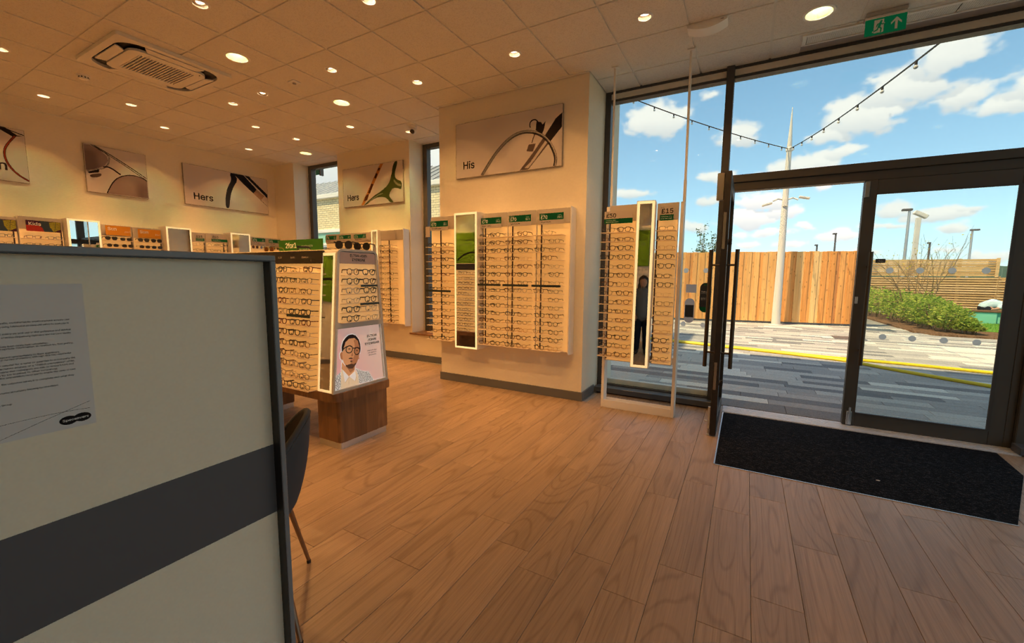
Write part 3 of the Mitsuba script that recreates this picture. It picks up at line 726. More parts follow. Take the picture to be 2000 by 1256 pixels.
def card(M, u0, u1, v0, v1, w, label, kind, price='£70', style='', cat_='price card', tilt=6):
    c = thing('price_card', label, cat_)
    M = M @ move(u0, v0, w) @ rotm(tilt * 0, (1, 0, 0))
    W, Hh = u1 - u0, v1 - v0
    ck = part(c, 'card', box(0, W, 0, Hh, 0, .003), 'm_header2', M=M)
    d = .0032
    if kind == '70':
        part(ck, 'green_band', ext(sbox(.004, Hh * .38, W - .004, Hh - .004), .003, d), 'm_green', M=M)
        t = cat(text('from', .010 * Hh / .12, False, .05 * W / .28).apply_transform(move(W * .06, Hh * .83, d)), text(price, .036 * Hh / .12, True, W * .27).apply_transform(move(W * .06, Hh * .48, d)),
                text('2for1', .020 * Hh / .12, False, W * .20).apply_transform(move(W * .73, Hh * .50, d)), text('including', .007 * Hh / .12, False, W * .14).apply_transform(move(W * .76, Hh * .74, d)))
        part(ck, 'price_lettering', t, 'm_inkwhite', M=M)
        if style:
            part(ck, 'style_lettering', text(style, .017 * Hh / .12, False, W * .011 * len(style) * 3).apply_transform(move(W * .07, Hh * .15, .003)), 'm_ink', M=M)
    elif kind == '50':
        part(ck, 'green_band', ext(sbox(0, 0, W, Hh * .40), .003, d), 'm_green', M=M)
        part(ck, 'price_lettering', cat(text(price, .042 * Hh / .13, True).apply_transform(move(W * .06, Hh * .50, .003)), text('from', .009 * Hh / .13).apply_transform(move(W * .06, Hh * .88, .003))), 'm_ink', M=M)
        part(ck, 'small_lettering', cat(text('Frames from with a', .010 * Hh / .13, False, min(W * .8, .10)).apply_transform(move(W * .06, Hh * .24, d)), text('standard lenses included', .010 * Hh / .13, False, min(W * .85, .125)).apply_transform(move(W * .06, Hh * .10, d))), 'm_inkwhite', M=M)
    elif kind == 'sun':
        part(ck, 'orange_face', ext(sbox(0, 0, W, Hh), .003, d), 'm_orange', M=M)
        part(ck, 'lettering', cat(text('Sun', .042, True).apply_transform(move(W * .08, Hh * .52, d)), text('2for1', .020, False).apply_transform(move(W * .74, Hh * .36, d))), 'm_inkwhite', M=M)
    elif kind == 'kids':
        part(ck, 'printed_ground', ext(sbox(0, 0, W, Hh), .003, d), 'm_plum', M=M)
        u = W
        part(ck, 'printed_red', ext(Polygon([(0, 0), (u * .55, 0), (u * .5, Hh * .3), (u * .3, Hh * .62), (0, Hh * .55)]), d, d + .0002), 'm_printred', M=M)
        part(ck, 'printed_dark', ext(Polygon([(u * .38, Hh), (u * .50, 0), (u * .8, 0), (u * .72, Hh * .6), (u * .62, Hh)]), d + .0002, d + .0004), 'm_strip', M=M)
        leaf = Polygon([(u * .78, 0), (u * .99, Hh * .3), (u * .99, Hh * .98), (u * .84, Hh * .98), (u * .66, Hh * .92), (u * .68, Hh * .45)])
        part(ck, 'printed_leaf', ext(leaf, d + .0004, d + .0006), 'm_leafprint', M=M)
        veins = unary_union([LineString([(u * .80, 0), (u * .86, Hh)]).buffer(.002)] + [LineString([(u * (.81 + .01 * q), Hh * (.1 + .16 * q)), (u * (.81 + .01 * q) + sg * .06, Hh * (.3 + .16 * q))]).buffer(.0015) for q in range(5) for sg in (-1, 1)]).intersection(leaf)
        part(ck, 'printed_veins', ext(veins, d + .0006, d + .0008), 'm_strip', M=M)
        if price:
            part(ck, 'lettering', text('Kids', .040, True).apply_transform(move(W * .06, Hh * .55, d + .0006)), 'm_inkwhite', M=M)
    return c


diff('m_header2', (.46, .405, .355)); diff('m_plum', (.045, .016, .035)); diff('m_printred', (.28, .03, .025)); diff('m_leafprint', (.34, .30, .035))

# ---- pillar display (facing -y, front board plane y = 4.20)
MP = Mfront(4.195)
ROW15 = [1.816 - .0885 * i for i in range(15)]
bay(MP, -3.52, -3.095, .57, 2.105, ROW15[1:], 'pale eyewear display bay at the pillar left edge, overhanging the window', 'pillar bay left of the mirror', rod=-3.36, strip=(6,), seed=11, shapes=('rectangular', 'rectangular', 'square'), s0=-3.515, s1=-3.13)
lit_mirror(MP, -3.075, -2.745, .50, 2.115, 'tall lit mirror on the pillar among the eyewear bays', d1=.115)
for i, (a, b, lab, wh, st, sd) in enumerate(((-2.735, -2.405, 'eyewear display bay just right of the pillar mirror', 'first bay right of pillar mirror', ('square', 'square', 'rectangular'), 12),
                                             (-2.40, -2.04, 'eyewear display bay in the middle of the pillar right group', 'middle pillar bay', ('square', 'square', 'oval'), 13),
                                             (-2.035, -1.645, 'eyewear display bay at the right end of the pillar with Round styles card', 'right end pillar bay', ('round', 'round', 'oval'), 14))):
    cn = None if i < 2 else [1, 2, 2, 1] + [2] * 11
    bay(MP, a, b, .555, 2.10, ROW15, lab, wh, rod=(-2.70, -2.335, -1.975)[i], strip=(6,), seed=sd, shapes=st, counts=cn, s0=a + .002, s1=(a + .31, a + .325, a + .34)[i], side=(i == 2))
card(MP, -3.49, -3.21, 1.93, 2.05, .05, 'green £70 Rectangle styles card left of the pillar mirror', '70', '£70', 'Rectangle styles')
card(MP, -2.735, -2.455, 1.925, 2.045, .05, 'green £70 Square styles card just right of the pillar mirror', '70', '£70', 'Square styles')
card(MP, -2.36, -2.08, 1.93, 2.05, .05, 'green £70 Square styles card on the middle pillar bay', '70', '£70', 'Square styles')
card(MP, -1.985, -1.70, 1.93, 2.05, .05, 'green £70 Round styles card on the right pillar bay', '70', '£70', 'Round styles')
solid('blank_card', 'blank pale card at the pillar display edge beside the window', 'card', box(-3.60, -3.53, 1.86, 1.99, .01, .013), 'm_header2', M=MP)

# ---- freestanding window stand
MS2 = Mfront(4.24)
st = thing('window_stand', 'white freestanding eyewear stand frame in front of the fixed window', 'stand')
for u in (-1.283, -.578):
    part(st, 'post', box(u, u + .03, 0, 2.085, -.13, -.02, .003), 'm_white', M=MS2)
    part(st, 'tension_pole', tube([(u + .015, 2.08, -.125), (u + .015, 2.30, -.125)], .014, 10), 'm_white', 40, M=MS2)
    part(st, 'tension_pole', tube([(u + .015, 2.30, -.125), (u + .008, ZC - .01, -.125)], .0115, 10), 'm_white', 40, M=MS2)
    part(st, 'ceiling_plate', box(u - .02, u + .045, ZC - .012, ZC - .001, -.155, -.095, .002), 'm_white', M=MS2)
part(st, 'base', cat(box(-1.253, -.578, 0, .085, -.03, -.02, .002), box(-1.253, -.578, 0, .085, -.13, -.12, .002), box(-1.253, -.578, .03, .04, -.12, -.03)), 'm_white', M=MS2)
part(st, 'cross_rail', box(-1.253, -.578, .53, .60, -.125, -.02, .002), 'm_white', M=MS2)
bay(MS2, -1.245, -.975, .515, 2.09, ROW15, 'eyewear display bay with £50 card left of the window stand mirror', '£50 window stand bay', depth=.02, rod=-1.235, seed=21, shapes=('rectangular', 'square', 'square'), s0=-1.298, s1=-.985, mixc=['black', 'brown', 'tortoiseshell', 'gunmetal', 'brown', 'black'])
bay(MS2, -.785, -.59, .525, 2.08, ROW15, 'narrow eyewear display bay with £15 card right of the window stand mirror', '£15 window stand bay', depth=.02, rod=-.776, seed=22, shapes=('rectangular', 'oval', 'square'), counts=[1] * 15, s0=-.770, s1=-.597, mixc=['black', 'gunmetal', 'gold', 'brown', 'black', 'black'])
lit_mirror(MS2, -.966, -.795, .495, 2.10, 'narrow tall lit mirror in the middle of the window stand', d0=-.02, d1=.11, bw=.030, tilt=-1.0, yaw=5.5)
card(MS2, -1.28, -1.0, 1.905, 2.025, .06, 'price card reading £50 left of the stand mirror', '50', '£50')
card(MS2, -.745, -.625, 1.91, 2.04, .06, 'narrow price card reading £15 right of the stand mirror', '50', '£15')

# ---- display on the narrow pier between the two slim windows
MR = Mfront(4.96)
bay(MR, -6.55, -5.40, .57, 2.075, [1.79 - .0885 * i for i in range(14)], 'wide eyewear display bay on the pier, mostly behind the centre unit', 'wide pier bay', depth=.12, seed=31, counts=[4] + [0] * 13, s0=-6.5, s1=-5.42)
lit_mirror(MR, -5.365, -5.215, .52, 2.10, 'slim lit mirror on the pier behind the centre unit', d0=-.12, d1=.06)
bay(MR, -5.21, -4.72, .585, 2.085, [1.80 - .0845 * i for i in range(15)], 'eyewear display bay at the right end of the pier with white side', 'right pier bay', depth=.12, rod=-5.02, seed=33, s0=-5.16, s1=-4.84, shapes=('rectangular', 'oval', 'square'), side=True)
for i, u in enumerate((-6.50, -6.14, -5.78)):
    card(MR, u, u + .29, 1.935, 2.045, .05, f'green £70 card, {("left", "middle", "right")[i]} of three above the wide pier bay', '70', '£70', ('Square styles', 'Round styles', 'Rectangle styles')[i])
solid('blank_card', 'blank pale card on the right pier bay', 'card', box(-5.13, -4.86, 1.935, 2.035, .03, .033), 'm_header2', M=MR)

# ---- displays along the left wall (local u = world y, facing +x)
ML = Mleft(-8.06)
RA = [1.84, 1.745, 1.655, 1.565, 1.475, 1.385, 1.295, 1.205]
def wallbay(u0, u1, v1, lab, wh, seed, **k):
    rows = k.pop('rows', RA)
    return bay(ML, u0, u1, .55, v1, rows, lab, wh, depth=.125, seed=seed, fill=k.pop('fill', (0, 1)), **k)


wallbay(1.20, 1.635, 2.06, 'Kids eyewear bay at the left edge of the photo on the left wall', 'leftmost Kids bay', 41, shapes=('oval', 'rectangular'), rod=1.60, counts=[2] * 8, rows=[v - .035 for v in RA])
wallbay(1.645, 2.045, 2.085, 'Kids eyewear bay beside the left wall mirror', 'Kids bay by the mirror', 42, shapes=('rectangular', 'oval'), rod=2.02, rows=[v - .035 for v in RA])
lit_mirror(ML, 2.055, 2.395, .52, 2.10, 'lit mirror between Kids and Sun bays on the left wall', d0=-.125, d1=.11, power=.9)
wallbay(2.415, 2.77, 2.065, 'sunglasses bay with orange Sun card next to the Kids mirror', 'first Sun bay', 43, shapes=('square', 'oval'), sun='dark', mixc=['black'], rod=2.755)
wallbay(2.78, 3.13, 2.06, 'sunglasses bay with orange Sun card, right of the two', 'second Sun bay', 44, shapes=('square', 'oval'), sun='dark', mixc=['black'], rod=3.115)
lit_mirror(ML, 3.15, 3.50, .52, 2.105, 'lit mirror between the Sun bays and the £15 card', d0=-.125, d1=.11, power=.9)
wallbay(3.52, 3.74, 2.055, 'narrow eyewear bay with £15 card on the left wall', 'left wall £15 bay', 45, shapes=('rectangular',), counts=[1] * 8, rod=3.72)
wallbay(3.745, 4.08, 2.06, 'eyewear bay with £50 card on the left wall', 'left wall £50 bay', 46, shapes=('rectangular', 'oval'), rod=4.02)
lit_mirror(ML, 4.09, 4.43, .52, 2.095, 'lit mirror nearest the corner on the left wall', d0=-.125, d1=.11, power=.9)
wallbay(4.435, 4.755, 2.06, 'sunglasses bay with £70 card left of two in the wall corner', 'first corner sunglasses bay', 47, shapes=('round',), sun='brown', mixc=['brown', 'gold'], fill=(0,))
wallbay(4.76, 5.06, 2.06, 'sunglasses bay with £70 card nearest the wall corner', 'second corner sunglasses bay', 48, shapes=('round', 'square'), sun='dark', mixc=['black'], fill=(0,))
card(ML, 1.31, 1.62, 1.88, 2.02, .06, 'dark leaf-print card at the left photo edge', 'kids', '')
card(ML, 1.70, 2.01, 1.90, 2.035, .06, 'leaf-print card reading Kids', 'kids', 'Kids')
card(ML, 2.455, 2.735, 1.915, 2.05, .06, 'orange card reading Sun beside the Kids mirror', 'sun')
card(ML, 2.82, 3.10, 1.905, 2.035, .06, 'orange card reading Sun, the right one', 'sun')
card(ML, 3.575, 3.70, 1.915, 2.025, .06, 'narrow price card reading £15 on the left wall', '50', '£15')
card(ML, 3.81, 4.06, 1.92, 2.03, .06, 'wider price card reading £50 on the left wall', '50', '£50')
card(ML, 4.49, 4.73, 1.93, 2.04, .06, 'green £70 card, left of two in the corner', '70', '£70', 'Cat eye styles')
card(ML, 4.79, 5.03, 1.925, 2.035, .06, 'green £70 card nearest the wall corner', '70', '£70', 'Square styles')

# ---- low centre unit
gx0, gx1 = -4.42, -2.70
g = thing('centre_unit', 'low double-sided eyewear unit on a walnut base in the middle of the shop', 'display unit')
for x0, x1 in ((-3.005, -2.715), (-4.42, -4.05)):
    part(g, 'leg_block', ext(rrect(x0, 2.115, x1, 2.625, .035), .055, .405), 'm_walnut', 40)
    part(g, 'plinth', ext(rrect(x0 + .005, 2.125, x1 - .012, 2.615, .02), 0, .055), 'm_alu', 40)
part(g, 'slab', ext(rrect(gx0 - .04, 2.045, gx1 + .02, 2.645, .07), .405, .470), 'm_walnut', 40)
# end frame: trapezoid shell with rounded head
prof = Polygon([(2.050, .47), (2.612, .47), (2.525, 1.58), (2.137, 1.58)]).buffer(-.05).buffer(.05, quad_segs=6)
shell = unary_union([prof, Polygon([(2.050, .47), (2.612, .47), (2.60, .60), (2.062, .60)])])
def slant(v): return 2.050 + (v - .47) * (2.137 - 2.05) / 1.11, 2.612 - (v - .47) * (2.612 - 2.525) / 1.11
def trap(v0, v1, ins):
    a0, b0 = slant(v0); a1, b1 = slant(v1)
    return Polygon([(a0 + ins, v0), (b0 - ins, v0), (b1 - ins, v1), (a1 + ins, v1)])
windows = unary_union([trap(.492, .968, .016), trap(1.012, 1.562, .022).buffer(-.02).buffer(.02, quad_segs=4)])
ME = Mleft(0)
plastic('m_unitgrey', (.46, .43, .38), .45)
part(g, 'end_frame', ext(shell.difference(windows), gx1 - .02, gx1), 'm_unitgrey', M=ME)
part(g, 'end_core', ext(shell.buffer(-.006), gx1 - .175, gx1 - .02), 'm_unitgrey', M=ME)
part(g, 'core', ext(trap(.47, 1.575, .012), gx0, gx1 - .176), 'm_board', M=ME, emitter=emit(GLOW * 1.1, .4))
part(g, 'end_back_panel', ext(trap(1.012, 1.468, .022), gx1 - .0199, gx1 - .015), 'm_board', M=ME, emitter=emit(GLOW, .2))
part(g, 'end_header', ext(trap(1.468, 1.556, .026), gx1 - .0195, gx1 - .004), 'm_lilac', M=ME)
diff('m_lilac', (.36, .30, .315))
part(g, 'end_header_lettering', cat(text('ELTON JOHN', .020, True, .165).apply_transform(move(2.252, 1.522, gx1 - .004)), text('EYEWEAR', .020, True, .125).apply_transform(move(2.272, 1.490, gx1 - .004))), 'm_ink', M=ME)
r = random.Random(77)
GE = 'glasses on the centre unit end'
for i, v in enumerate((1.378, 1.304, 1.226, 1.141, 1.075, 1.018)):
    v = 1.378 - i * .0725
    a, b = slant(v)
    part(g, 'end_shelf', cat(box(gx1 - .015, gx1 + .035, a + .05, b - .055, v - .004, v)), 'm_shelf')
    if i in (1, 3):
        part(g, 'end_label', box(gx1 + .035, gx1 + .038, a + .20, b - .06, v - .018, v - .002), 'm_strip')
    for q in range(2):
        c, sp = [('tortoiseshell', 'round'), ('black', 'square'), ('black', 'round'), ('brown', 'square'), ('clear', 'square'), ('black', 'square'), ('clear', 'oval'), ('black', 'round'), ('black', 'square'), ('clear', 'round'), ('black', 'round'), ('clear', 'oval')][i * 2 + q]
        yc = a + .05 + (b - a - .105) * (.25 + .5 * q)
        spectacles(f'{c} {sp} glasses, {("left", "right")[q]} on the {("top", "second", "third", "fourth", "fifth", "bottom")[i]} shelf of the centre unit end', c, sp,
                   Mleft(gx1 + .028, yc, v) @ np.diag([1.02, 1.02, .42, 1]), GE, 1.25, None, True)
# long side facing the camera (-y): slanted, local frame tilted
tiltdeg = math.degrees(math.atan((2.137 - 2.05) / 1.11))
MG = Mfront(2.062, 0, .47) @ rotm(-tiltdeg, (1, 0, 0))
MGB = Mback(2.600, 0, .47) @ rotm(-tiltdeg, (1, 0, 0))
GR = [.925 - .0835 * i for i in range(12)]
HB = 1.0
for side, MM in (('front', MG), ('back', MGB)):
    sg = 1 if side == 'front' else -1
    U = lambda a, b: (a, b) if sg == 1 else (-b, -a)
    part(g, side + '_header', box(*U(gx0, gx1 - .16), 1.0, 1.10, 0, .02, .002), 'm_headerblack', M=MM)
    hl = []
    for s_, u, w in (('Savile', -3.55, .09), ('LUXE', -3.40, .055), ('sports', -3.23, .055), ('florence', -3.07, .085)) if sg == 1 else (('kaos', 3.70, .07), ('bellbridge', 3.40, .09), ('LUXE', 3.10, .06)):
        hl.append(text(s_, .017, False, w).apply_transform(move(u - w / 2, 1.042, .0205)))
    part(g, side + '_header_lettering', cat(hl), 'm_headertext', M=MM)
    for ci, (a, b) in enumerate(((-3.195, -2.905), (-3.505, -3.205), (-3.815, -3.515), (-4.125, -3.825), (-4.40, -4.135))):
        a, b = U(a, b)
        for i, v in enumerate(GR):
            part(g, side + '_shelf', cat(box(a, b, v - .005, v, 0, .075), box(a, b, v - .008, v + .003, .075, .079)), 'm_shelf', M=MM)
            if sg == 1 and i == 4 and ci == 0:
                part(g, 'shelf_strip', box(a, b, v - .018, v + .004, .079, .082), 'm_strip', M=MM)
plastic('m_headerblack', (.012, .007, .007), .35)
diff('m_headertext', (.45, .38, .30))
for ci, (a, b, wh) in enumerate(((-3.195, -2.905, 'centre unit column next to its mirror'), (-3.505, -3.205, 'centre unit column beside the screen edge'))):
    r = random.Random(60 + ci)
    for i, v in enumerate(GR):
        fill_row(MG, a, b, v, i, 12, wh, 'glasses on the ' + wh, ('square', 'oval', 'round', 'square'), r, 2, .078, ['black', 'tortoiseshell', 'brown', 'clear', 'gold', 'black', 'clear', 'dark red', 'grey'], True, .98, 1.05)
r = random.Random(66)
for i, v in enumerate(GR):
    fill_row(MGB, 3.825, 4.125, v, i, 12, 'back of the centre unit, seen in the pillar mirror', 'glasses on the back of the centre unit', ('square', 'oval', 'round'), r, 2, .078, ['black', 'tortoiseshell', 'brown', 'clear', 'black'])
lit_mirror(MG, -2.885, -2.715, .0, 1.085, 'lit mirror at the corner of the low centre unit', d0=-.03, d1=.012, bw=.026, power=.85)
lit_mirror(MGB, 2.715, 2.885, .0, 1.085, 'lit mirror on the back of the centre unit', d0=-.03, d1=.012, bw=.026, power=.85)
# things on top of it
s = thing('offer_sign', 'green 2for1 sign standing on top of the centre unit', 'sign')
part(s, 'board', box(-3.88, -3.25, 1.575, 1.695, 2.42, 2.428), 'm_signgreen', M=np.array([[1, 0, 0, 0], [0, 0, 1, 0], [0, 1, 0, 0], [0, 0, 0, 1.0]]))
diff('m_signgreen', (.03, .105, .018))
part(s, 'lettering', cat(text('2for1', .046, True, .16).apply_transform(move(-3.78, 1.622, 0)), text('on styles from £70', .018, False, .20).apply_transform(move(-3.585, 1.626, 0)), text('includes single vision lenses', .008, False, .18).apply_transform(move(-3.585, 1.603, 0))), 'm_inkwhite', M=Mfront(2.419))
GT = 'sunglasses on top of the centre unit'
top = 1.575
spectacles('black round sunglasses with patterned lenses on the unit end, left pair', 'black', 'round', Mfront(2.26, -2.78, 1.581) @ rotm(24, (0, 1, 0)) @ np.diag([1.15, 1.15, 1, 1]), GT, 1.3, 'dark')
spectacles('black round sunglasses on the unit end, right pair', 'black', 'round', Mfront(2.42, -2.76, 1.581) @ rotm(30, (0, 1, 0)) @ np.diag([1.1, 1.1, 1, 1]), GT, 1.2, 'dark')
spectacles('black sunglasses lying folded in front of the green 2for1 sign', 'black', 'square', Mfront(2.30, -3.42, 1.576) @ rotm(-38, (0, 1, 0)), GT, 1.2, 'dark')
spectacles('gold round sunglasses at the left end of the black header', 'gold', 'round', Mfront(2.30, -3.84, 1.576) @ rotm(10, (0, 1, 0)), GT, 1.0, 'brown')

# ------------------------------------------------------------------ pictures on the walls
def chaikin(pts, n=2):
    p = np.asarray(pts, float)
    for _ in range(n):
        q = np.roll(p, -1, 0)
        p = np.stack([.75 * p + .25 * q, .25 * p + .75 * q], 1).reshape(-1, 2)
    return Polygon(p)


def ribbon(pts, w, n=40): return LineString(curve(pts, n)).buffer(w / 2, cap_style=2)


diff('m_p_dark', (.020, .015, .014)); diff('m_p_brown', (.085, .058, .050)); diff('m_p_light', (.50, .44, .40)); diff('m_p_green', (.030, .042, .010)); diff('m_p_glint', (.20, .22, .14))
diff('m_p_amber', (.42, .17, .035)); diff('m_p_tort', (.050, .018, .008)); diff('m_p_navy', (.012, .014, .022)); diff('m_p_tan', (.36, .24, .17)); diff('m_p_red', (.25, .04, .025))
diff('m_p_lens', proc(lambda p, n, uv: mix((.145, .105, .105), (.27, .205, .195), smoothstep(.2, .8, noise(p.y * 5 + 2, p.z * 5)))))


def picture(label, M, W, Hh, layers, word=None):
    p = thing('wall_picture', label, 'picture', None)
    ck = part(p, 'canvas', box(0, W, 0, Hh, -.028, 0, .001), 'm_canvas', M=M)
    part(ck, 'edge', ext(sbox(-.001, -.001, W + .001, Hh + .001).difference(sbox(.003, .003, W - .003, Hh - .003)), -.0285, .0002), 'm_canvas_edge', M=M)
    fr = sbox(.003, .003, W - .003, Hh - .003)
    for i, (gm, mat) in enumerate(layers):
        gg = gm.buffer(0).intersection(fr)
        if gg.area < 1e-6: continue
        part(ck, 'print', ext(gg, .0001 + .0003 * i, .0003 + .0003 * i), mat, M=M)
    if word:
        s, u, v, h = word
        part(ck, 'lettering', text(s, h, True).apply_transform(move(u, v, .0002)), 'm_ink', M=M)
    return p


A = ART['his']
P_ = Polygon
picture('landscape picture reading His with a close-up of wire spectacles on the pillar', Mfront(4.305, -3.205, 2.562), 1.40, .638,
        [(P_(A['arm']), 'm_p_brown'), (P_([A['arm'][2], A['arm'][3], A['arm'][4], A['arm'][5], A['arm'][6]]), 'm_p_dark'), (P_(A['arm_light']), 'm_p_light'), (P_(A['hinge']), 'm_p_dark'), (ribbon(A['loop'], .012), 'm_p_dark'), (ribbon(A['pin'], .012), 'm_p_brown'),
         (P_(A['pad']), 'm_p_brown'), (ribbon(A['rim'], .036), 'm_p_dark'), (ribbon([(u + .004, v + .003) for u, v in A['rim']], .018), 'm_p_light'), (ribbon(A['rim'], .006), 'm_p_dark')], ('His', .10, .105, .083))
A = ART['hers_pier']
picture('landscape picture reading Hers with tortoiseshell and green frames on the narrow pier', Mfront(5.06, -6.185, 2.53), 1.385, .635,
        [(P_(A['straw']), 'm_p_amber')] + [(P_(A[k]), 'm_p_tort') for k in ('s1', 's2', 's3', 's4')] + [(chaikin(A['green']), 'm_p_green'), (chaikin(A['glint']), 'm_p_glint'), (chaikin(A['glint2']), 'm_p_glint')], ('Hers', .095, .105, .095))
A = ART['hers_left']
picture('landscape picture reading Hers with a dark frame and wooden temple on the left wall', Mleft(-8.17, 3.54, 2.522), 1.385, .655,
        [(chaikin(A['rim']), 'm_p_navy'), (P_(A['bar']), 'm_p_navy'), (P_(A['tip']), 'm_p_tan'), (P_(A['bar2']), 'm_p_navy'), (ribbon(A['line'], .006, 8), 'm_p_dark')], ('Hers', .12, .10, .10))
A = ART['aviator']
picture('squarish picture of pilot sunglasses close-up on the left wall', Mleft(-8.17, 2.36, 2.515), .695, .658,
        [(chaikin(A['smudge']), 'm_p_brown'), (P_(A['lens1']), 'm_p_lens'), (ribbon(A['rim1'], .016), 'm_p_dark'), (ribbon(A['rim1'], .007), 'm_p_light'), (P_(A['lens2']), 'm_p_lens'), (ribbon(A['rim2'], .012), 'm_p_dark'), (ribbon(A['brow'], .008), 'm_p_dark'), (ribbon(A['brow2'], .010), 'm_p_dark'), (ribbon(A['bridge'], .018), 'm_p_dark'), (P_(A['pad']), 'm_p_dark')])
A = ART['child']
picture('picture cut by the left photo edge with a red spectacle rim and last letter n', Mleft(-8.17, .42, 2.515), 1.395, .655,
        [(P_(A['hinge']), 'm_p_dark'), (ribbon(A['line'], .01, 8), 'm_p_dark'), (ribbon(A['rim'], .022), 'm_p_dark'), (ribbon(A['rim'], .014), 'm_p_red')], ('Children', 0.621, 0.134, .11))

# ------------------------------------------------------------------ lightbox poster on the end of the centre unit
A = ART['poster']
quadp = [(2.105, .970), (2.557, .970), (2.594, .493), (2.068, .493)]


def pq(pts):          # unit square -> the trapezoid of the poster (v up)
    out = []
    for u, v in pts:
        l = np.array(quadp[3]) * (1 - v) + np.array(quadp[0]) * v
        r_ = np.array(quadp[2]) * (1 - v) + np.array(quadp[1]) * v
        out.append(tuple(l * (1 - u) + r_ * u))
    return out


diff('m_po_bg', proc(lambda p, n, uv: mix((.74, .36, .37), (.80, .66, .56), smoothstep(-.25, .55, (p.y - 2.2) * 1.6 + (p.z - .75) * .9))))
POC = {}
for k, c in dict(white=(.85, .83, .80), hair=(.022, .014, .012), skin=(.66, .33, .155), skin2=(.44, .19, .085), beard=(.10, .05, .03), lip=(.52, .19, .13), shirt=(.82, .66, .44), fold=(.50, .36, .20), jack=(.80, .80, .76), star=(.78, .62, .52)).items():
    diff('m_po_' + k, c); POC['m_po_' + k] = c
po = thing('portrait_poster', 'pink poster of a man in round glasses on the end of the centre unit', 'poster')
lay = [0]


def pl(name, g, mat):
    lay[0] += 1
    if name.split('_')[1] in ('halo', 'neck', 'hair', 'face', 'ears', 'beard', 'lips', 'moustache', 'jacket', 'shirt') and 'pattern' not in name and 'folds' not in name:
        g = g.buffer(.004).buffer(-.008).buffer(.004)
    g = g.buffer(0).intersection(Polygon(quadp)) if mat != 'm_po_bg' else g
    part(po, name, kind='stuff' if name == 'print_jacket_pattern' else None, mesh=ext(g, gx1 - .016 + .0004 * lay[0], gx1 - .0157 + .0004 * lay[0]), bsdf=mat, M=ME, emitter=emit(np.array(POC.get(mat, (.74, .50, .45))) * .36, .02))


PP = lambda k: Polygon(pq(A[k]))
pl('print_ground', Polygon(quadp), 'm_po_bg')
pl('print_border', Polygon(quadp).difference(Polygon(quadp).buffer(-.004)), 'm_po_white')
pl('print_star', PP('bgstar'), 'm_po_star')
head = unary_union([PP('hair'), PP('face'), PP('ear'), PP('neck')]).buffer(.006)
pl('print_halo', head, 'm_po_white')
pl('print_neck', PP('neck'), 'm_po_skin'); pl('print_neck_shade', PP('neckshade'), 'm_po_skin2')
pl('print_jacket', PP('jl'), 'm_po_jack'); pl('print_jacket', PP('jr'), 'm_po_jack')
rs = random.Random(5)
sq = []
for key in ('jl', 'jr'):
    gpoly = PP(key).buffer(-.003)
    b = gpoly.bounds
    yy = b[1]
    while yy < b[3]:
        xx = b[0] + rs.uniform(0, .008)
        while xx < b[2]:
            t = np.linspace(0, 1, 9)
            s_ = rs.choice((-1, 1))
            c = np.c_[xx + .006 * np.sin(t * 2 * np.pi) * s_, yy + (t - .5) * .017]
            sq.append(LineString(c).buffer(.0017).intersection(gpoly))
            xx += .0165
        yy += .0205
pl('print_jacket_pattern', unary_union(sq), 'm_po_hair')
pl('print_shirt', PP('shirt'), 'm_po_shirt'); pl('print_collar', unary_union([PP('collar1'), PP('collar2')]).buffer(-.002), 'm_po_white')
pl('print_shirt_folds', unary_union([LineString(pq([A['collar1'][2], A['collar1'][1]])).buffer(.0012), LineString(pq([A['collar2'][3], A['collar2'][2]])).buffer(.0012), LineString(pq([A['shirt'][2], (A['shirt'][2][0] - .01, .05)])).buffer(.0010)]), 'm_po_fold')
pl('print_ears', unary_union([PP('ear'), PP('ear2')]), 'm_po_skin2'); pl('print_hair', PP('hair'), 'm_po_hair'); pl('print_face', PP('face'), 'm_po_skin')
fr = PP('face')
pl('print_face_shade', fr.intersection(affinity.translate(fr, .055, -.012)).difference(affinity.translate(fr, -.045, .02)), 'm_po_skin2')
pl('print_beard', PP('beard').intersection(fr.buffer(.003)), 'm_po_beard'); pl('print_moustache', unary_union([PP('must'), PP('goat')]), 'm_po_beard'); pl('print_lips', PP('lips'), 'm_po_lip')
pl('print_nose', PP('nose'), 'm_po_skin2'); pl('print_brows_eyes', unary_union([PP(k) for k in ('brow1', 'brow2', 'eye1', 'eye2')]), 'm_po_hair')
rings = []
for k in ('g1', 'g2'):
    q = pq(A[k]); c = np.array(q[0]); a = abs(np.array(q[1])[0] - c[0]); b = abs(np.array(q[2])[1] - c[1])
    e = affinity.translate(affinity.scale(Point(0, 0).buffer(1, 12), a, b), *c)
    rings.append(e.buffer(.003).difference(e.buffer(-.003)))
rings += [LineString(pq(A['arm'])).buffer(.0035), LineString(pq(A['bridge'])).buffer(.0028)]
pl('print_spectacles', unary_union(rings), 'm_po_hair')
tl = []
for s_, k, e in (('ELTON', 't1', 't1e'), ('JOHN', 't2', 't2e'), ('EYEWEAR', 't3', 't3e')):
    (u0, v0), (u1, v1) = pq([A[k][0]])[0], pq([A[e][0]])[0]
    tl.append(text(s_, .018, True, u1 - u0).apply_transform(move(u0, v0 - .002, gx1 - .0157 + .0004 * lay[0])))
for s_, k in (('New collection', 'l1'), ('exclusively at', 'l2'), ('Specsavers', 'l3')):
    (u0, v0), (u1, v1) = pq(A[k])
    tl.append(text(s_, .009, False, u1 - u0).apply_transform(move(u0, v0, gx1 - .0157 + .0004 * lay[0])))
part(po, 'print_lettering', cat(tl[:3]), 'm_ink', M=ME)
part(po, 'print_small_lettering', cat(tl[3:]), 'm_ink', M=ME)

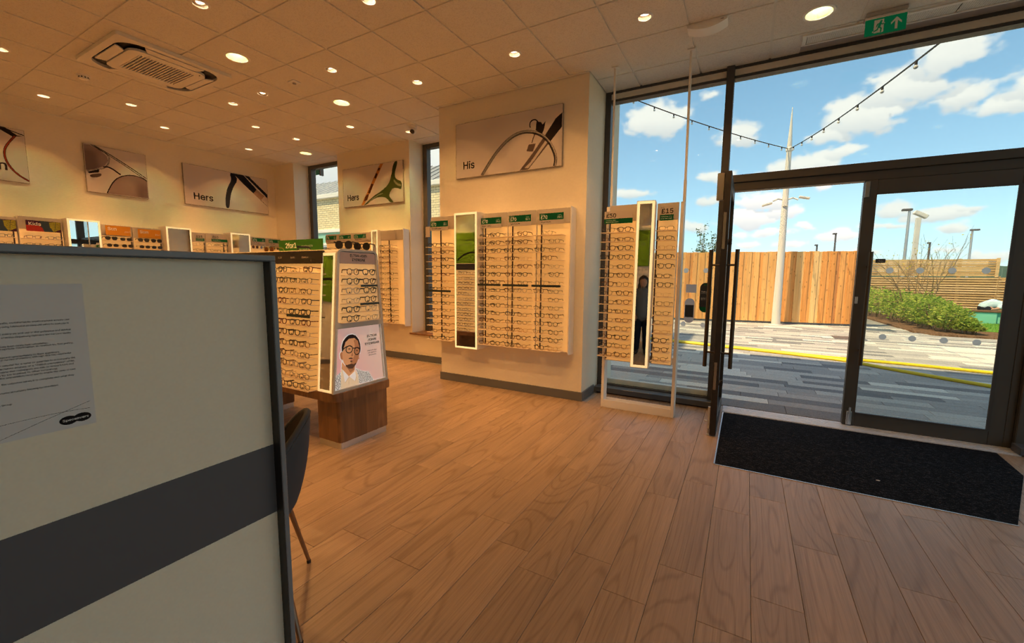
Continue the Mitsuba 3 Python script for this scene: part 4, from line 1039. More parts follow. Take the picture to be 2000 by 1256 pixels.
# ------------------------------------------------------------------ screen in the foreground, notice, chair
XP = -1.2
s = thing('privacy_screen', 'tall cream privacy screen with grey frame and dark stripe in the left foreground', 'screen')
PZ0, PZ1, PY0, PY1, XF = .02, 1.440, -1.7, .722, -1.176
part(s, 'board', box(XP - .035, XP - .010, PY0 + .01, PY1 - .008, PZ0 + .02, PZ1 - .01), 'm_laminate')
part(s, 'stripe', box(XP - .011, XP - .0085, PY0 + .012, PY1 - .015, .668, .880), 'm_stripe', label='dark grey horizontal stripe')
part(s, 'top_rail', box(XP - .045, XF, PY0, PY1, PZ1 - .016, PZ1, .002), 'm_panelframe')
part(s, 'end_post', box(XP - .045, XF, PY1 - .0155, PY1, PZ0, PZ1 - .016, .002), 'm_panelframe')
part(s, 'end_post', box(XP - .045, XF, PY0, PY0 + .0155, PZ0, PZ1 - .016, .002), 'm_panelframe')
part(s, 'bottom_rail', box(XP - .045, XF, PY0 + .0155, PY1 - .0155, PZ0, PZ0 + .03, .002), 'm_panelframe')
part(s, 'inner_gasket', cat(box(XP - .0095, XF - .001, PY1 - .0172, PY1 - .0154, PZ0 + .03, PZ1 - .016), box(XP - .0095, XF - .001, PY0 + .016, PY1 - .0172, PZ1 - .0178, PZ1 - .0158)), 'm_black')  # black strip painting the shade on the inner return of the frame
for y in (PY0 + .15, PY1 - .12):
    part(s, 'foot', cat(box(XP - .035, XP - .010, y - .03, y + .03, 0, PZ0 + .002, .002)), 'm_panelframe')
n = thing('notice_sheet', 'white printed notice sheet taped to the cream screen', 'notice')
MN = Mleft(XP - .0098) @ rotm(0, (0, 0, 1))
shk = part(n, 'sheet', box(.116, .326, 1.066, 1.365, 0, .0006), 'm_paper', M=MN)
NL = [(621.5, 'We are committed to providing a safe, comfortable environment where our', .302), (628, 'patients can be confident that best practice is being followed at all times and safety for everyone is', .300),
      (640.5, 'We follow the general guidance and policy as laid out in the guidance and advice', .302), (646.5, 'from the Optical Council, the Association of British Dispensing Opticians and the Care Quality', .302),
      (661.8, 'All patients may have someone to accompany them during their consultation.', .268), (666, 'All colleagues have received appropriate information in relation to, this policy.', .304),
      (680.5, 'Staff will listen to any query and respond appropriately to their questions.', .283), (684.7, 'Colleagues will ask for consent to carry out any procedure, although this may require the', .299),
      (694.5, 'We will (where possible) allow any request for a carer or guardian to accompany the', .304), (700.2, 'patient unless contrary to the declared wishes of a "Gillick competent" child.', .303), (705.6, 'Doors have an open policy which means that colleagues are able to simply knock and', .301),
      (711, 'enter a room without having to be invited in after knocking.', .278), (716.2, 'We may leave the door/window of the examination room ajar to enable the carer to look', .303),
      (727, 'We will explain the examination, the outcome when it is complete and what they', .300), (742, 'should do, and answer questions and concerns immediately following the consultation.', .276), (763, 'Clinical Governance Group', .212)]
ls = []
for px, s_, end in NL:
    m = meshkit.text_mesh(s_, .0029, .0003, True)
    k = (end - .134) / (m.bounds[1][0] - m.bounds[0][0])
    if s_.startswith('Clinical'): k = (end - .155) / (m.bounds[1][0] - m.bounds[0][0])
    m.apply_scale((k, 1.0, 1))
    m.apply_translation((end - m.bounds[1][0], 1.365 - (px - 555) * .001095 - .001, .0006))
    ls.append(m)
for m_ in ls: part(shk, 'text_line', m_, 'm_ink', M=MN)
part(shk, 'thin_rule', ext(unary_union([LineString(curve([(.116, 1.092), (.20, 1.100), (.26, 1.103), (.318, 1.101)], 20)).buffer(.0003), LineString([(.192, 1.072), (.25, 1.093), (.319, 1.116)]).buffer(.0003)]), .0006, .0008), 'm_ink', M=MN)
lg = unary_union([affinity.scale(Point(.2845, 1.0835).buffer(1, 16), .0135, .0090), affinity.scale(Point(.3055, 1.0850).buffer(1, 16), .0135, .0090)])
part(shk, 'logo_ovals', ext(lg, .0008, .0010), 'm_ink', M=MN)
part(shk, 'logo_lettering', text('Specsavers', .0048, True, .039, .0002).apply_transform(move(.2755, 1.0820, .0010)), 'm_paper', M=MN @ rotm(2, (0, 0, 1), (.295, 1.084, 0)))

CC = np.array([-1.70, .86, 0])
BD = np.array([.6, .8, 0]); SD = np.array([.8, -.6, 0])
c = thing('tub_chair', 'dark grey upholstered tub chair with thin bronze legs behind the screen', 'chair')
na, nz = 25, 11
verts_o, verts_i = [], []
for i in range(na):
    a = (i / (na - 1) * 2 - 1) * 1.45
    ztop = .815 - .30 * max(0, abs(a) / 1.45) ** 2.0
    for j in range(nz):
        t = j / (nz - 1)
        z = .41 + (ztop - .41) * t
        rr = .165 + .088 * t ** .6
        bulge = .010 * math.sin(t * math.pi)
        dirv = math.cos(a) * BD + math.sin(a) * SD * .95
        th = .042 * (1 - .45 * t)
        verts_o.append(CC + dirv * (rr + bulge) + [0, 0, z]); verts_i.append(CC + dirv * (rr - th) + [0, 0, z + (.006 if j == nz - 1 else 0)])


def gridm(vs, flip=False):
    f = []
    for i in range(na - 1):
        for j in range(nz - 1):
            q = [i * nz + j, (i + 1) * nz + j, (i + 1) * nz + j + 1, i * nz + j + 1]
            f += [(q[0], q[1], q[2]), (q[0], q[2], q[3])]
    f = np.array(f)
    return trimesh.Trimesh(vs, f[:, ::-1] if flip else f, process=False)


part(c, 'back_shell', gridm(verts_o), 'm_cushion', True)
part(c, 'back_lining', gridm(verts_i, True), 'm_cushion2', True)
edge = [verts_o[i * nz] for i in range(0, 1)] + [verts_o[k] for k in range(0, nz)] + [verts_o[i * nz + nz - 1] for i in range(na)] + [verts_o[(na - 1) * nz + k] for k in range(nz - 1, -1, -1)]
edge = [np.array(e) for e in edge[1:]]
mid = [(np.array(verts_o[k]) + np.array(verts_i[k])) / 2 for k in [*range(nz), *[i * nz + nz - 1 for i in range(1, na)], *[(na - 1) * nz + k for k in range(nz - 2, -1, -1)]]]
rad = [.028] * nz + [.017] * (na - 1) + [.028] * (nz - 1)
rad = [.021 * (1 - .45 * min(1, max(0, (m[2] - .41) / .43))) for m in mid]
part(c, 'back_rim', tube(mid, rad, 10), 'm_cushion', True)
part(c, 'rim_seam', tube([np.array(e) + [0, 0, .002] for e in edge], .0028, 6), 'm_black', True)
seat = lathe([(0, .40), (.150, .40), (.168, .415), (.172, .45), (.16, .475), (.11, .487), (0, .49)], 32)
seat.apply_transform(move(*(CC - BD * .04)))
part(c, 'seat', seat, 'm_cushion', 40)
for fx, fy, fz in ((-1.766, 1.168, 1), (-1.383, .866, 1), (-2.02, .80, -1), (-1.62, .50, -1)):
    top_ = CC + (np.array([fx, fy, 0]) - CC) * .62 + [0, 0, .405]
    lk = part(c, 'leg', tube([top_, (fx, fy, .012)], [.0125, .008], 10), 'm_bronze', 40)
    part(lk, 'foot', tube([(fx, fy, .0), (fx, fy, .014)], .0095, 10), 'm_black', 40)

# ------------------------------------------------------------------ ceiling fittings
HID = ['nearest the pillar', 'in front of the window stand', 'over the near side of the centre unit', 'beside the centre unit end', 'over the far half of the centre unit', 'towards the entrance mat', 'over the unseen end of the left wall', 'on the first green banner', 'on the middle green banner', 'on the last green banner']
for x, y, aim, lab in SPOTS + [(*q, 'tilting downlight above the photo edge, ' + t) for q, t in zip(ADDED_SPOTS, HID)]:
    d = thing('downlight', lab, 'downlight')
    at = np.array([x, y, ZC])
    part(d, 'trim_ring', lathe([(.050, .002), (.051, -.006), (.064, -.0045), (.068, .0005), (.050, .0015)], 28, at), 'm_lampwhite', 40)
    part(d, 'can', lathe([(.050, 0), (.050, .07), (.0, .07)], 24, at), 'm_grey', 40)
    ax = np.array(aim, float) - at; ax /= np.linalg.norm(ax)
    # gimbal: a short cylinder tilted towards its target, the lamp face at its lower end
    zax = -ax
    R3 = trimesh.geometry.align_vectors([0, 0, 1], zax)
    R3[:3, 3] = at + [0, 0, .022]
    part(d, 'gimbal', lathe([(.031, -.004), (.044, -.004), (.046, .0), (.046, .03), (.03, .04)], 24), 'm_reflector', 40, M=R3)
    part(d, 'lamp', lathe([(0, -.010), (.024, -.008), (.033, -.003), (.033, .0), (0, .0)], 20), 'm_lampwhite', M=R3, emitter=emit(WARM * [1, 1.25, 2.0] * 26, .04))
    scene[d + '__beam'] = {'type': 'spot', 'cutoff_angle': 42.0, 'beam_width': 22.0, 'intensity': rgb(*[float(v) for v in WARM * LAMP * (.36 if aim[1] > 4.1 and -3.6 < aim[0] else 1.0)]), 'sampling_weight': 1.0,
                           'to_world': T().look_at(origin=(at + ax * .045 + [0, 0, -.02]).tolist(), target=np.asarray(aim, float).tolist(), up=[.01, 1, .02])}


def big_light(x, y, lab):
    d = thing('downlight', lab, 'downlight')
    at = np.array([x, y, ZC])
    part(d, 'trim_ring', lathe([(.090, .002), (.091, -.006), (.108, -.005), (.113, .0005), (.090, .0015)], 36, at), 'm_lampwhite', 40)
    part(d, 'reflector', lathe([(.090, .0), (.074, .05), (.046, .085)], 32, at), 'm_lampcone', 40, emitter=emit(np.array([1.0, .63, .20]) * .95, .1))  # cone emits by itself, standing in for lamp light reflected off it
    disc = ext(Point(0, 0).buffer(.046, 12), .0, .002)
    disc.apply_transform(move(x, y, ZC + .085))
    part(d, 'lamp', disc, 'm_lampwhite', emitter=emit(WARM * BIGL * 2.3, 1.2))
    return d


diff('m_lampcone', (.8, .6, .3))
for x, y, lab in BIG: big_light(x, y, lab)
for i, (x, y) in enumerate(ADDED_BIG):
    big_light(x, y, 'added unseen wide fill downlight, ' + ('behind the screen by the left wall', 'behind the screen in mid-shop', 'over the floor before the screen', 'at the back wall centre', 'over the floor before the mat', 'in the back left corner', 'over the floor right of the viewer', 'before the right end of the mat')[i])

a = thing('air_conditioner', 'square ceiling cassette air conditioner with slotted centre grille', 'air conditioner')
AX, AY, S = -5.335, 2.155, .472
z0 = ZC - .034
P0 = rrect(-S, -S, S, S, .02)
inner = rrect(-.415, -.415, .415, .415, .17, 8)
flapring = rrect(-.405, -.405, .405, .405, .165, 8)
cen = rrect(-.315, -.315, .315, .315, .09, 8)
Mz = move(AX, AY, 0)
part(a, 'casing', cat(ext(P0.difference(inner), z0, ZC - .002)), 'm_acwhite', M=Mz)
plastic('m_acwhite', (.72, .70, .64), .4)
part(a, 'duct', ext(inner, ZC - .006, ZC - .003), 'm_black', M=Mz)
grill = sbox(-.225, -.225, .225, .225)
cpk = part(a, 'centre_panel', ext(cen.difference(grill), z0 - .012, z0 + .010), 'm_acwhite', M=Mz)
part(cpk, 'grille_backing', ext(grill, z0 + .012, z0 + .016), 'm_black', M=Mz)
for k in range(17):
    v = -.225 + .45 * (k + .5) / 17
    part(cpk, 'grille_slat', box(-.227, .227, v - .0066, v + .0066, z0 - .010, z0 + .004, .002), 'm_acwhite', M=Mz)
for k, (dx, dy) in enumerate(((0, -1), (1, 0), (0, 1), (-1, 0))):
    sect = Polygon([(0, 0), (dx * .6 - dy * .375, dy * .6 + dx * .375), (dx * .6 + dy * .375, dy * .6 - dx * .375)])
    fl = flapring.difference(cen.buffer(.006)).intersection(sect).buffer(-.012).buffer(.008)
    part(a, 'air_flap', ext(fl, z0 - .006, z0 + .004), 'm_acwhite', M=Mz @ rotm(5, (dy, -dx, 0), (dx * .36, dy * .36, z0)))
part(cpk, 'indicator', box(.25, .275, .25, .262, z0 - .0125, z0 - .011), 'm_black', M=Mz)

d = thing('smoke_detector', 'round white smoke detector on the ceiling left of the air conditioner', 'smoke detector')
part(d, 'base', lathe([(0, 0), (.055, 0), (.055, -.012), (.05, -.016), (0, -.016)], 28, (-6.274, 1.872, ZC)), 'm_lampwhite', 40)
part(d, 'chamber', lathe([(.042, -.016), (.042, -.034), (.034, -.044), (0, -.046)], 24, (-6.274, 1.872, ZC)), 'm_lampwhite', 40)
part(d, 'slots', cat(*[box(.0405, .0435, -.006, .006, -.032, -.020).apply_transform(rotm(36 * k, (0, 0, 1))) for k in range(10)]), 'm_black', M=move(-6.274, 1.872, ZC))
d = thing('ceiling_sensor', 'small square white sensor on a ceiling tile', 'sensor')
part(d, 'plate', box(-4.475, -4.38, 2.985, 3.08, ZC - .014, ZC, .004), 'm_lampwhite')
part(d, 'lens', cat(lathe([(.022, -.014), (.018, -.024), (0, -.028)], 18, (-4.428, 3.033, ZC))), 'm_grey', 40)
d = thing('dome_camera', 'white security camera with black lens hanging from the ceiling near the pillar', 'camera')
part(d, 'base', lathe([(0, 0), (.058, 0), (.058, -.028), (.052, -.034), (0, -.034)], 28, (-4.215, 4.66, ZC)), 'm_lampwhite', 40)
ball = trimesh.creation.icosphere(3, .048); ball.apply_translation((-4.215, 4.66, ZC - .066))
part(d, 'ball', ball, 'm_lampwhite', True)
part(d, 'lens_window', lathe([(0, .049), (.022, .048), (.030, .0415), (.030, .036)], 20).apply_transform(trimesh.geometry.align_vectors([0, 0, 1], np.array([.35, -.75, -.6]))), 'm_lens_dark', True, M=move(-4.215, 4.66, ZC - .066))
d = thing('ceiling_unit', 'slim white sensor box with a curved underside on the ceiling before the doors', 'sensor')
cv = Polygon([(-.15, 0), (.15, 0), (.15, -.022)] + [(x, -.022 - .035 * (1 - (x / .15) ** 2)) for x in np.linspace(.14, -.14, 15)] + [(-.15, -.022)])
part(d, 'casing', ext(cv, -.065, .065), 'm_lampwhite', 30, M=np.array([[1, 0, 0, -.41], [0, 0, -1, 4.01], [0, 1, 0, ZC], [0, 0, 0, 1.0]]))
part(d, 'marking', box(-.31, -.285, 3.943, 3.945, ZC - .020, ZC - .012), 'm_grey')
part(d, 'slot', box(-.52, -.29, 4.077, 4.079, ZC - .014, ZC - .006), 'm_black')

d = thing('exit_sign', 'green and white running man exit sign with up arrow hanging from the ceiling', 'exit sign')
EX0, EX1, EYs = .700, .950, 4.47
part(d, 'ceiling_box', box(EX0 + .0, EX1, 4.44, 4.56, ZC - .025, ZC - .002, .003), 'm_grey')
part(d, 'clear_edge', box(EX0 - .002, EX1 + .002, EYs - .006, EYs + .006, ZC - .045, ZC - .025, .002), 'm_lampwhite')
exk = part(d, 'panel', box(EX0, EX1, EYs - .004, EYs + .004, ZC - .165, ZC - .045, .001), 'm_exitgreen', emitter=emit((.001, .040, .016), .02))
diff('m_exitgreen', (.004, .16, .06))
Me = Mfront(EYs - .0042, EX0, ZC - .165)
door = sbox(.055, .012, .115, .108)
man = unary_union([Point(.098, .094).buffer(.0075), LineString([(.094, .083), (.086, .056)]).buffer(.0085), LineString([(.092, .080), (.108, .070), (.118, .078)]).buffer(.0035), LineString([(.092, .080), (.076, .076), (.072, .060)]).buffer(.0035),
                   LineString([(.086, .056), (.101, .040), (.098, .018)]).buffer(.0045), LineString([(.086, .056), (.076, .034), (.050, .024)]).buffer(.0045)])
part(exk, 'pictogram', ext(door.difference(man), 0, .0006), 'm_exitwhite', M=Me)
part(exk, 'running_figure', ext(man.difference(door), 0, .0006), 'm_exitwhite', M=Me)
arrow = Polygon([(.19, .104), (.222, .068), (.222, .052), (.198, .076), (.198, .016), (.182, .016), (.182, .076), (.158, .052), (.158, .068)])
part(exk, 'arrow', ext(arrow, 0, .0006), 'm_exitwhite', M=Me)
diff('m_exitwhite', (.8, .8, .76))

# ------------------------------------------------------------------ the back of the shop, seen in the mirrors
def banner(x0, x1, z0, z1, label, l1, l2, temple, lu=.08, lw=1.0, M=None):
    b = thing('wall_banner', label, 'banner')
    M = Mback(-2.49, x1, z0) if M is None else M
    W, Hh = x1 - x0, z1 - z0
    part(b, 'panel', box(0, W, 0, Hh, 0, .02, .002), 'm_limegreen', M=M)
    part(b, 'lettering', text(l1, .075, True, lw).apply_transform(move(lu, Hh - .25, .0202)), 'm_ink', M=M)
    part(b, 'second_lettering', text(l2, .070, False, lw * .72).apply_transform(move(lu + .05, Hh - .37, .0202)), 'm_printgrey', M=M)
    if temple:
        part(b, 'printed_temple', ext(ribbon([(W * .05, Hh * .30), (W * .3, Hh * .42), (W * .6, Hh * .38), (W * .8, Hh * .2)], .05).intersection(sbox(.01, .01, W - .01, Hh - .01)), .0202, .0205), 'm_ink', M=M)


diff('m_printgrey', (.45, .52, .33))
banner(-8.15, -6.75, 1.62, 2.66, 'green banner reading Thousands of times for every day, seen in the pillar mirror', 'Thousands of times', 'for every day', True, .55, .78)
banner(-2.05, -.85, 1.864, 2.735, 'green banner beginning Scratch, seen in the window stand mirror', 'Scratch resistant', 'As standard', False, .035, .80)
banner(-2.45, -1.25, 1.4, 2.6, 'green banner with a dark temple arm, seen in the centre unit mirror', 'Two pairs', 'from £70', True, .08, .5, Mleft(-8.19, -2.45, 1.4))
d = thing('pendant_lamp', 'white dome pendant lamp seen in the window stand mirror', 'lamp')
part(d, 'shade', lathe([(.015, .20), (.06, .19), (.14, .12), (.185, .0), (.180, .0), (.135, .115), (.055, .182), (.0, .19)], 32, (-.87, -1.5, 2.675)), 'm_lampwhite', True)
part(d, 'cord', tube([(-.87, -1.5, 2.86), (-.87, -1.5, ZC)], .005, 8), 'm_black')
part(d, 'bulb', trimesh.creation.icosphere(2, .05).apply_transform(move(-.87, -1.5, 2.75)), 'm_lampwhite', True, emitter=emit(WARM * 6, .1))

# ------------------------------------------------------------------ outside
diff('m_ground', (.30, .29, .26))
diff('m_brickdark', (.22, .17, .13))
struct('ground'); put('ground', cat(box(-250, 250, 5.45, 400, -.3, -.03), box(4.45, 60, -40, 5.45, -.3, -.03)), 'm_ground')
PAV = [(.25, .25, .25), (.40, .39, .37), (.54, .525, .48), (.74, .715, .635), (.47, .455, .425)]
for i, c in enumerate(PAV):
    diff(f'm_paver_{i}', proc(lambda p, n, uv, c=c: mix(tuple(x * .82 for x in c), tuple(min(1, x * 1.15) for x in c), fbm(p.x * 90, p.y * 90, i, 2))))
struct('pavement')
put('pavement', cat(box(-20, 40, 4.95, 21, -.2, -.012), box(4.45, 30, -20, 4.95, -.2, -.012)), 'm_ground')
r = random.Random(3)
cand = []
y = 5.0
rowi = 0
while y < 15.3:
    dy = .30 if rowi == 0 else r.choice((.15, .2, .2, .2))
    x = -9 + r.uniform(0, .6)
    while x < 9:
        L = r.choice((.6, .6, .75, .9, 1.05))
        k = 0 if rowi == 0 else r.choices(range(5), (4, 5, 4, 2.4, 4))[0]
        if x > 2.9 and 9.3 < y < 11.6 and rowi: k = 3 if r.random() < .8 else 2
        cand.append((x, min(x + L, 9), y, y + dy, k))
        x += L
    y += dy
    rowi += 1
def seenp(x, y):
    if not inview((x, y, 0)): return False
    t = 4.95 / y
    return -1.47 < x * t < 2.3
cand = [(0 if seenp((a + b) / 2, (c + d) / 2) else 1, math.hypot((a + b) / 2, (c + d) / 2), a, b, c, d, k) for a, b, c, d, k in cand]
cand.sort(key=lambda q: q[:2])
bed = Polygon([(3.6, 22), (3.86, 14.4), (4.18, 14.0), (5.13, 13.9), (12, 13.6), (12, 22)])
restp = {}
for i, (s_, dist, a, b, c_, d_, k) in enumerate(cand):
    if a > 3.4 and d_ > 13.5 and bed.intersects(sbox(a, c_, b, d_)): continue
    m = box(a + .002, b - .002, c_ + .002, d_ - .002, -.05, 0, .003)
    if s_ == 0 and i < 298: part('pavement', 'paver', m, f'm_paver_{k}')
    else: restp.setdefault(k, []).append(m)
for k, ms in sorted(restp.items()):
    part('pavement', 'paver_field', cat(ms), f'm_paver_{k}', kind='stuff')
part('pavement', 'drain_cover', box(1.85, 2.45, 11.9, 12.5, .0005, .004, .002), 'm_sill')
solid('drain_cover', 'dark square drain cover in the paving near the planting bed', 'drain cover', cat(box(2.9, 3.5, 14.3, 14.9, .0, .006, .002)), 'm_sill')

# vertical board fence, board on board
WOOD = [(.78, .40, .14), (.84, .48, .19), (.72, .34, .11), (.86, .55, .25), (.50, .24, .10)]
for i, c in enumerate(WOOD):
    def fw(p, n, uv, c=c, i=i):
        g = noise(p.x * 70, p.z * 2.2, i) * .5 + .5 * noise(p.x * 25, p.z * 1.1, i + 5)
        kn = smoothstep(.10, .04, mikit.voronoi(p.x * 6.5 + i, p.z * 2.6)[0])
        return mix(tuple(v * .72 for v in c), tuple(min(.9, v * 1.15) for v in c), g) * (1 - .45 * kn)
    diff(f'm_fence_{i}', proc(fw))
fn = thing('board_fence', 'tall orange timber fence of vertical boards across the paved yard', 'fence')
FA, FD = np.array([-1.692, 14.365]), np.array([4.257, .823]); FL = np.linalg.norm(FD); FD = FD / FL
fa = math.atan2(FD[1], FD[0])
MF = move(FA[0], FA[1], 0) @ rotm(math.degrees(fa), (0, 0, 1))
s_ = -3.6
i = 0
while s_ < 4.62:
    w = .128
    out = i % 2
    top = 2.145 + r.uniform(-.008, .008)
    part(fn, 'board', box(s_, s_ + w, -.022 if out else 0, .0 if out else .022, .06, top, .002), f'm_fence_{r.choices(range(5), (5, 5, 4, 3, .5))[0]}', M=MF)
    s_ += .108
    i += 1
for z in (.35, 1.1, 1.85):
    part(fn, 'rail', box(-3.6, 4.7, .022, .06, z, z + .09), 'm_fence_2', M=MF)
for k in range(5):
    part(fn, 'post', box(-3.5 + 2.0 * k, -3.41 + 2.0 * k, .06, .15, 0, 2.1), 'm_fence_2', M=MF)
part(fn, 'gravel_board', box(-3.6, 4.7, .0, .03, .0, .06), 'm_sill', M=MF)  # dark strip standing in for the shaded gap under the boards

# light mast with string lights
plastic('m_mast', (.62, .60, .54), .4)
px, py = .826, 14.45
m = thing('light_mast', 'tall tapered pale light mast standing in front of the board fence', 'mast')
TP = np.array([.0, 0, 1])
part(m, 'pole', tube([(px, py, 0), (px, py, 5.02)], [.115, .062], 20), 'm_mast', 40)
part(m, 'spike', tube([(px, py, 5.02), (px, py, 5.25), (px, py, 6.10)], [.062, .050, .008], 16), 'm_mast', 40)
part(m, 'collar', lathe([(.06, 4.90), (.085, 4.92), (.085, 5.0), (.06, 5.03)], 20, (px, py, 0)), 'm_mast', 40)
part(m, 'base_plate', lathe([(0, .02), (.17, .02), (.18, .0)], 20, (px, py, .0)), 'm_mast', 40)
for sx in (-1, 1):
    f = cat(tube([(px, py, 3.58), (px + sx * .18, py - .03, 3.62), (px + sx * .30, py - .06, 3.56)], .022, 10), tube([(px + sx * .02, py - .08, 3.40), (px + sx * .02, py - .08, 3.62)], .05, 12))
    part(m, 'lamp_bracket', f, 'm_mast', 40)
    q = box(-.13, .13, -.08, .08, -.025, .025, .012); q.apply_transform(rotm(14 * sx, (0, 1, 0))); q.apply_transform(move(px + sx * .44, py - .06, 3.48 if sx < 0 else 3.60))
    part(m, 'floodlight', q, 'm_mast')


def string(p0, p1, sag, nb, label):
    s = thing('string_lights', label, 'string lights')
    t = np.linspace(0, 1, 40)[:, None]
    p = np.array(p0) * (1 - t) + np.array(p1) * t
    p[:, 2] -= sag * 4 * (t * (1 - t))[:, 0]
    part(s, 'cable', tube(p, .010, 6), 'm_black')
    for k in range(nb):
        tt = (k + .6) / nb
        q = np.array(p0) * (1 - tt) + np.array(p1) * tt; q[2] -= sag * 4 * tt * (1 - tt)
        b = trimesh.creation.icosphere(2, .024); b.apply_translation(q - [0, 0, .068])
        bk = part(s, 'bulb', b, 'm_bulb', True)
        part(bk, 'holder', tube([q, q - [0, 0, .045]], .014, 8), 'm_black')


plastic('m_bulb', (.72, .74, .74), .1, .7)
string((px, py, 4.98), (1.745, 5.55, 3.83), .10, 9, 'string of festoon bulbs from the mast to the upper right')
string((px, py, 4.98), (-4.75, 5.5, 5.62), .22, 17, 'string of festoon bulbs from the mast to the upper left')

# street lamps behind
def street_lamp(x, y, top, label, mat='m_lampost', head=.5, rad=.06):
    s = thing('street_lamp', label, 'street lamp', None)
    part(s, 'pole', tube([(x, y, 0), (x, y, top)], [rad * 1.5, rad], 10), mat, 40)
    q = box(-head, head * .35, -.12, .12, top, top + .12, .03).apply_transform(move(x, y, 0))
    part(s, 'head', q, 'm_lampdark')


metal('m_lampost', (.55, .57, .58), .5)
plastic('m_lampdark', (.09, .09, .095), .5)
plastic('m_lampale', (.55, .55, .52), .5)
street_lamp(6.40, 45, 5.05, 'far street lamp above the fence, right of the mast', 'm_lampdark', .22)
street_lamp(5.16, 45, 4.13, 'short far street lamp just right of the mast', 'm_lampdark', .18)
street_lamp(7.80, 32, 5.18, 'street lamp behind the bare shrub, the left one of the close pair', head=.34)
street_lamp(14.68, 45, 5.0, 'street lamp standing alone at the right over the slatted fence', head=-.38)
street_lamp(12.38, 45, 4.1, 'short street lamp seen through the bare shrub twigs', 'm_lampdark', .16)
s = thing('flood_mast', 'square pale mast with a tilted floodlight behind the bare shrub', 'mast')
part(s, 'pole', box(7.09, 7.27, 27.9, 28.1, 0, 4.35, .01), 'm_lampale')
part(s, 'floodlight', box(-.28, .28, -.15, .15, -.09, .09, .02).apply_transform(rotm(30, (0, 1, 0))).apply_transform(move(7.25, 28, 4.5)), 'm_lampale')

# slatted fence
sf = thing('slatted_fence', 'long timber fence of thin horizontal slats beyond the planting bed', 'fence')
for i, c in enumerate([(.60, .40, .19), (.52, .33, .15), (.66, .46, .24)]):
    diff(f'm_slat_{i}', proc(lambda p, n, uv, c=c: mix(tuple(v * .8 for v in c), tuple(v * 1.12 for v in c), noise(p.x * 3, p.z * 60))))
z = .1
while z < 1.46:
    for a, b in ((4.0, 6.4), (6.4, 8.75), (8.75, 12.5)):
        part(sf, 'slat', box(a, b - .01, 24, 24.03, z, z + .062), f'm_slat_{r.randrange(3)}')
    z += .098
for x in (4.6, 6.4, 7.6, 8.75, 10.5):
    part(sf, 'post', box(x - .05, x + .05, 24.03, 24.12, 0, 2.2 if x < 8.7 else 1.5), 'm_slat_1')
for k in range(7):
    part(sf, 'upper_board', box(4.0, 8.66, 24.01, 24.03, 1.49 + k * .10, 1.583 + k * .10), f'm_slat_{k % 3}')
for x in (4.9, 6.1, 7.35, 8.5):
    for k in range(7):
        part(sf, 'louvre', box(x - .10, x + .10, 23.985, 24.01, 1.50 + k * .10, 1.545 + k * .10), 'm_slat_1')
part(sf, 'end_board', box(8.62, 8.72, 23.98, 24.02, 1.46, 2.22), 'm_slat_2')
part(sf, 'back_boards', box(4.0, 12.5, 24.12, 24.14, .05, 1.45), 'm_slat_1')
struct('hill'); v = []
hx = np.linspace(30, 140, 23)
hp = [(x, 2.2 + 3.2 * math.sin((x - 30) / 110 * math.pi) + .5 * math.sin(x * .7)) for x in hx]
put('hill', ext(Polygon([(30, -1), *hp, (140, -1)]), 0, 40), 'm_hill', M=np.array([[1, 0, 0, 0], [0, 0, 1, 180], [0, 1, 0, 0], [0, 0, 0, 1.0]]))
diff('m_hill', (.10, .16, .13))

# planting bed, hedge, lawn, planters
diff('m_mulch', proc(lambda p, n, uv: mix((.10, .055, .03), (.26, .16, .10), noise(p.x * 40, p.y * 40, 3))))
diff('m_lawn', proc(lambda p, n, uv: mix((.10, .24, .03), (.20, .38, .07), noise(p.x * 25, p.y * 25, 1))))
struct('planting_bed'); put('planting_bed', ext(bed, -.04, .03), 'm_mulch')
lawn = Polygon([(5.0, 15.4), (12, 14.6), (12, 21), (5.6, 21), (5.35, 17)])
lw = thing('lawn', 'strip of mown green grass behind the hedge', 'grass', kind='stuff')
put(lw + '__turf', ext(lawn.difference(unary_union([sbox(5.87, 17.97, 6.98, 18.55), sbox(6.56, 16.98, 7.42, 17.62)])), .028, .05), 'm_lawn')
bl = []
rg = np.random.default_rng(4)
n_ = 5000
pts = np.c_[rg.uniform(5, 9, n_), rg.uniform(14.7, 19, n_)]
v = np.zeros((n_ * 3, 3)); a_ = rg.uniform(0, 6.28, n_); hgt = rg.uniform(.03, .07, n_)
v[0::3, 0] = pts[:, 0] - .006 * np.cos(a_); v[0::3, 1] = pts[:, 1] - .006 * np.sin(a_); v[1::3, 0] = pts[:, 0] + .006 * np.cos(a_); v[1::3, 1] = pts[:, 1] + .006 * np.sin(a_)
v[2::3, 0] = pts[:, 0] + rg.normal(0, .015, n_); v[2::3, 1] = pts[:, 1] + rg.normal(0, .015, n_); v[2::3, 2] = hgt
v[:, 2] += .045
from shapely import contains_xy
keep = np.repeat(contains_xy(lawn.difference(unary_union([sbox(5.8, 17.9, 7.6, 18.62), sbox(6.5, 16.9, 7.5, 17.7), sbox(6.4, 18.6, 7.5, 19.4)])), pts[:, 0], pts[:, 1]), 3)
put(lw + '__blades', trimesh.Trimesh(v[keep], np.arange(keep.sum()).reshape(-1, 3), process=False), 'm_blade')


def leafy(key, c, t=.45):
    bs(key, {'type': 'principledthin', 'base_color': rgb(*c), 'roughness': .5, 'diff_trans': t * 2, 'spec_trans': 0.0})


leafy('m_blade', (.16, .34, .05)); leafy('m_leaf_0', (.24, .36, .06)); leafy('m_leaf_1', (.46, .53, .11)); leafy('m_leaf_2', (.095, .20, .035)); leafy('m_leaf_y', (.62, .48, .05)); leafy('m_leaf_t', (.085, .13, .05))
diff('m_twig', (.24, .17, .10))


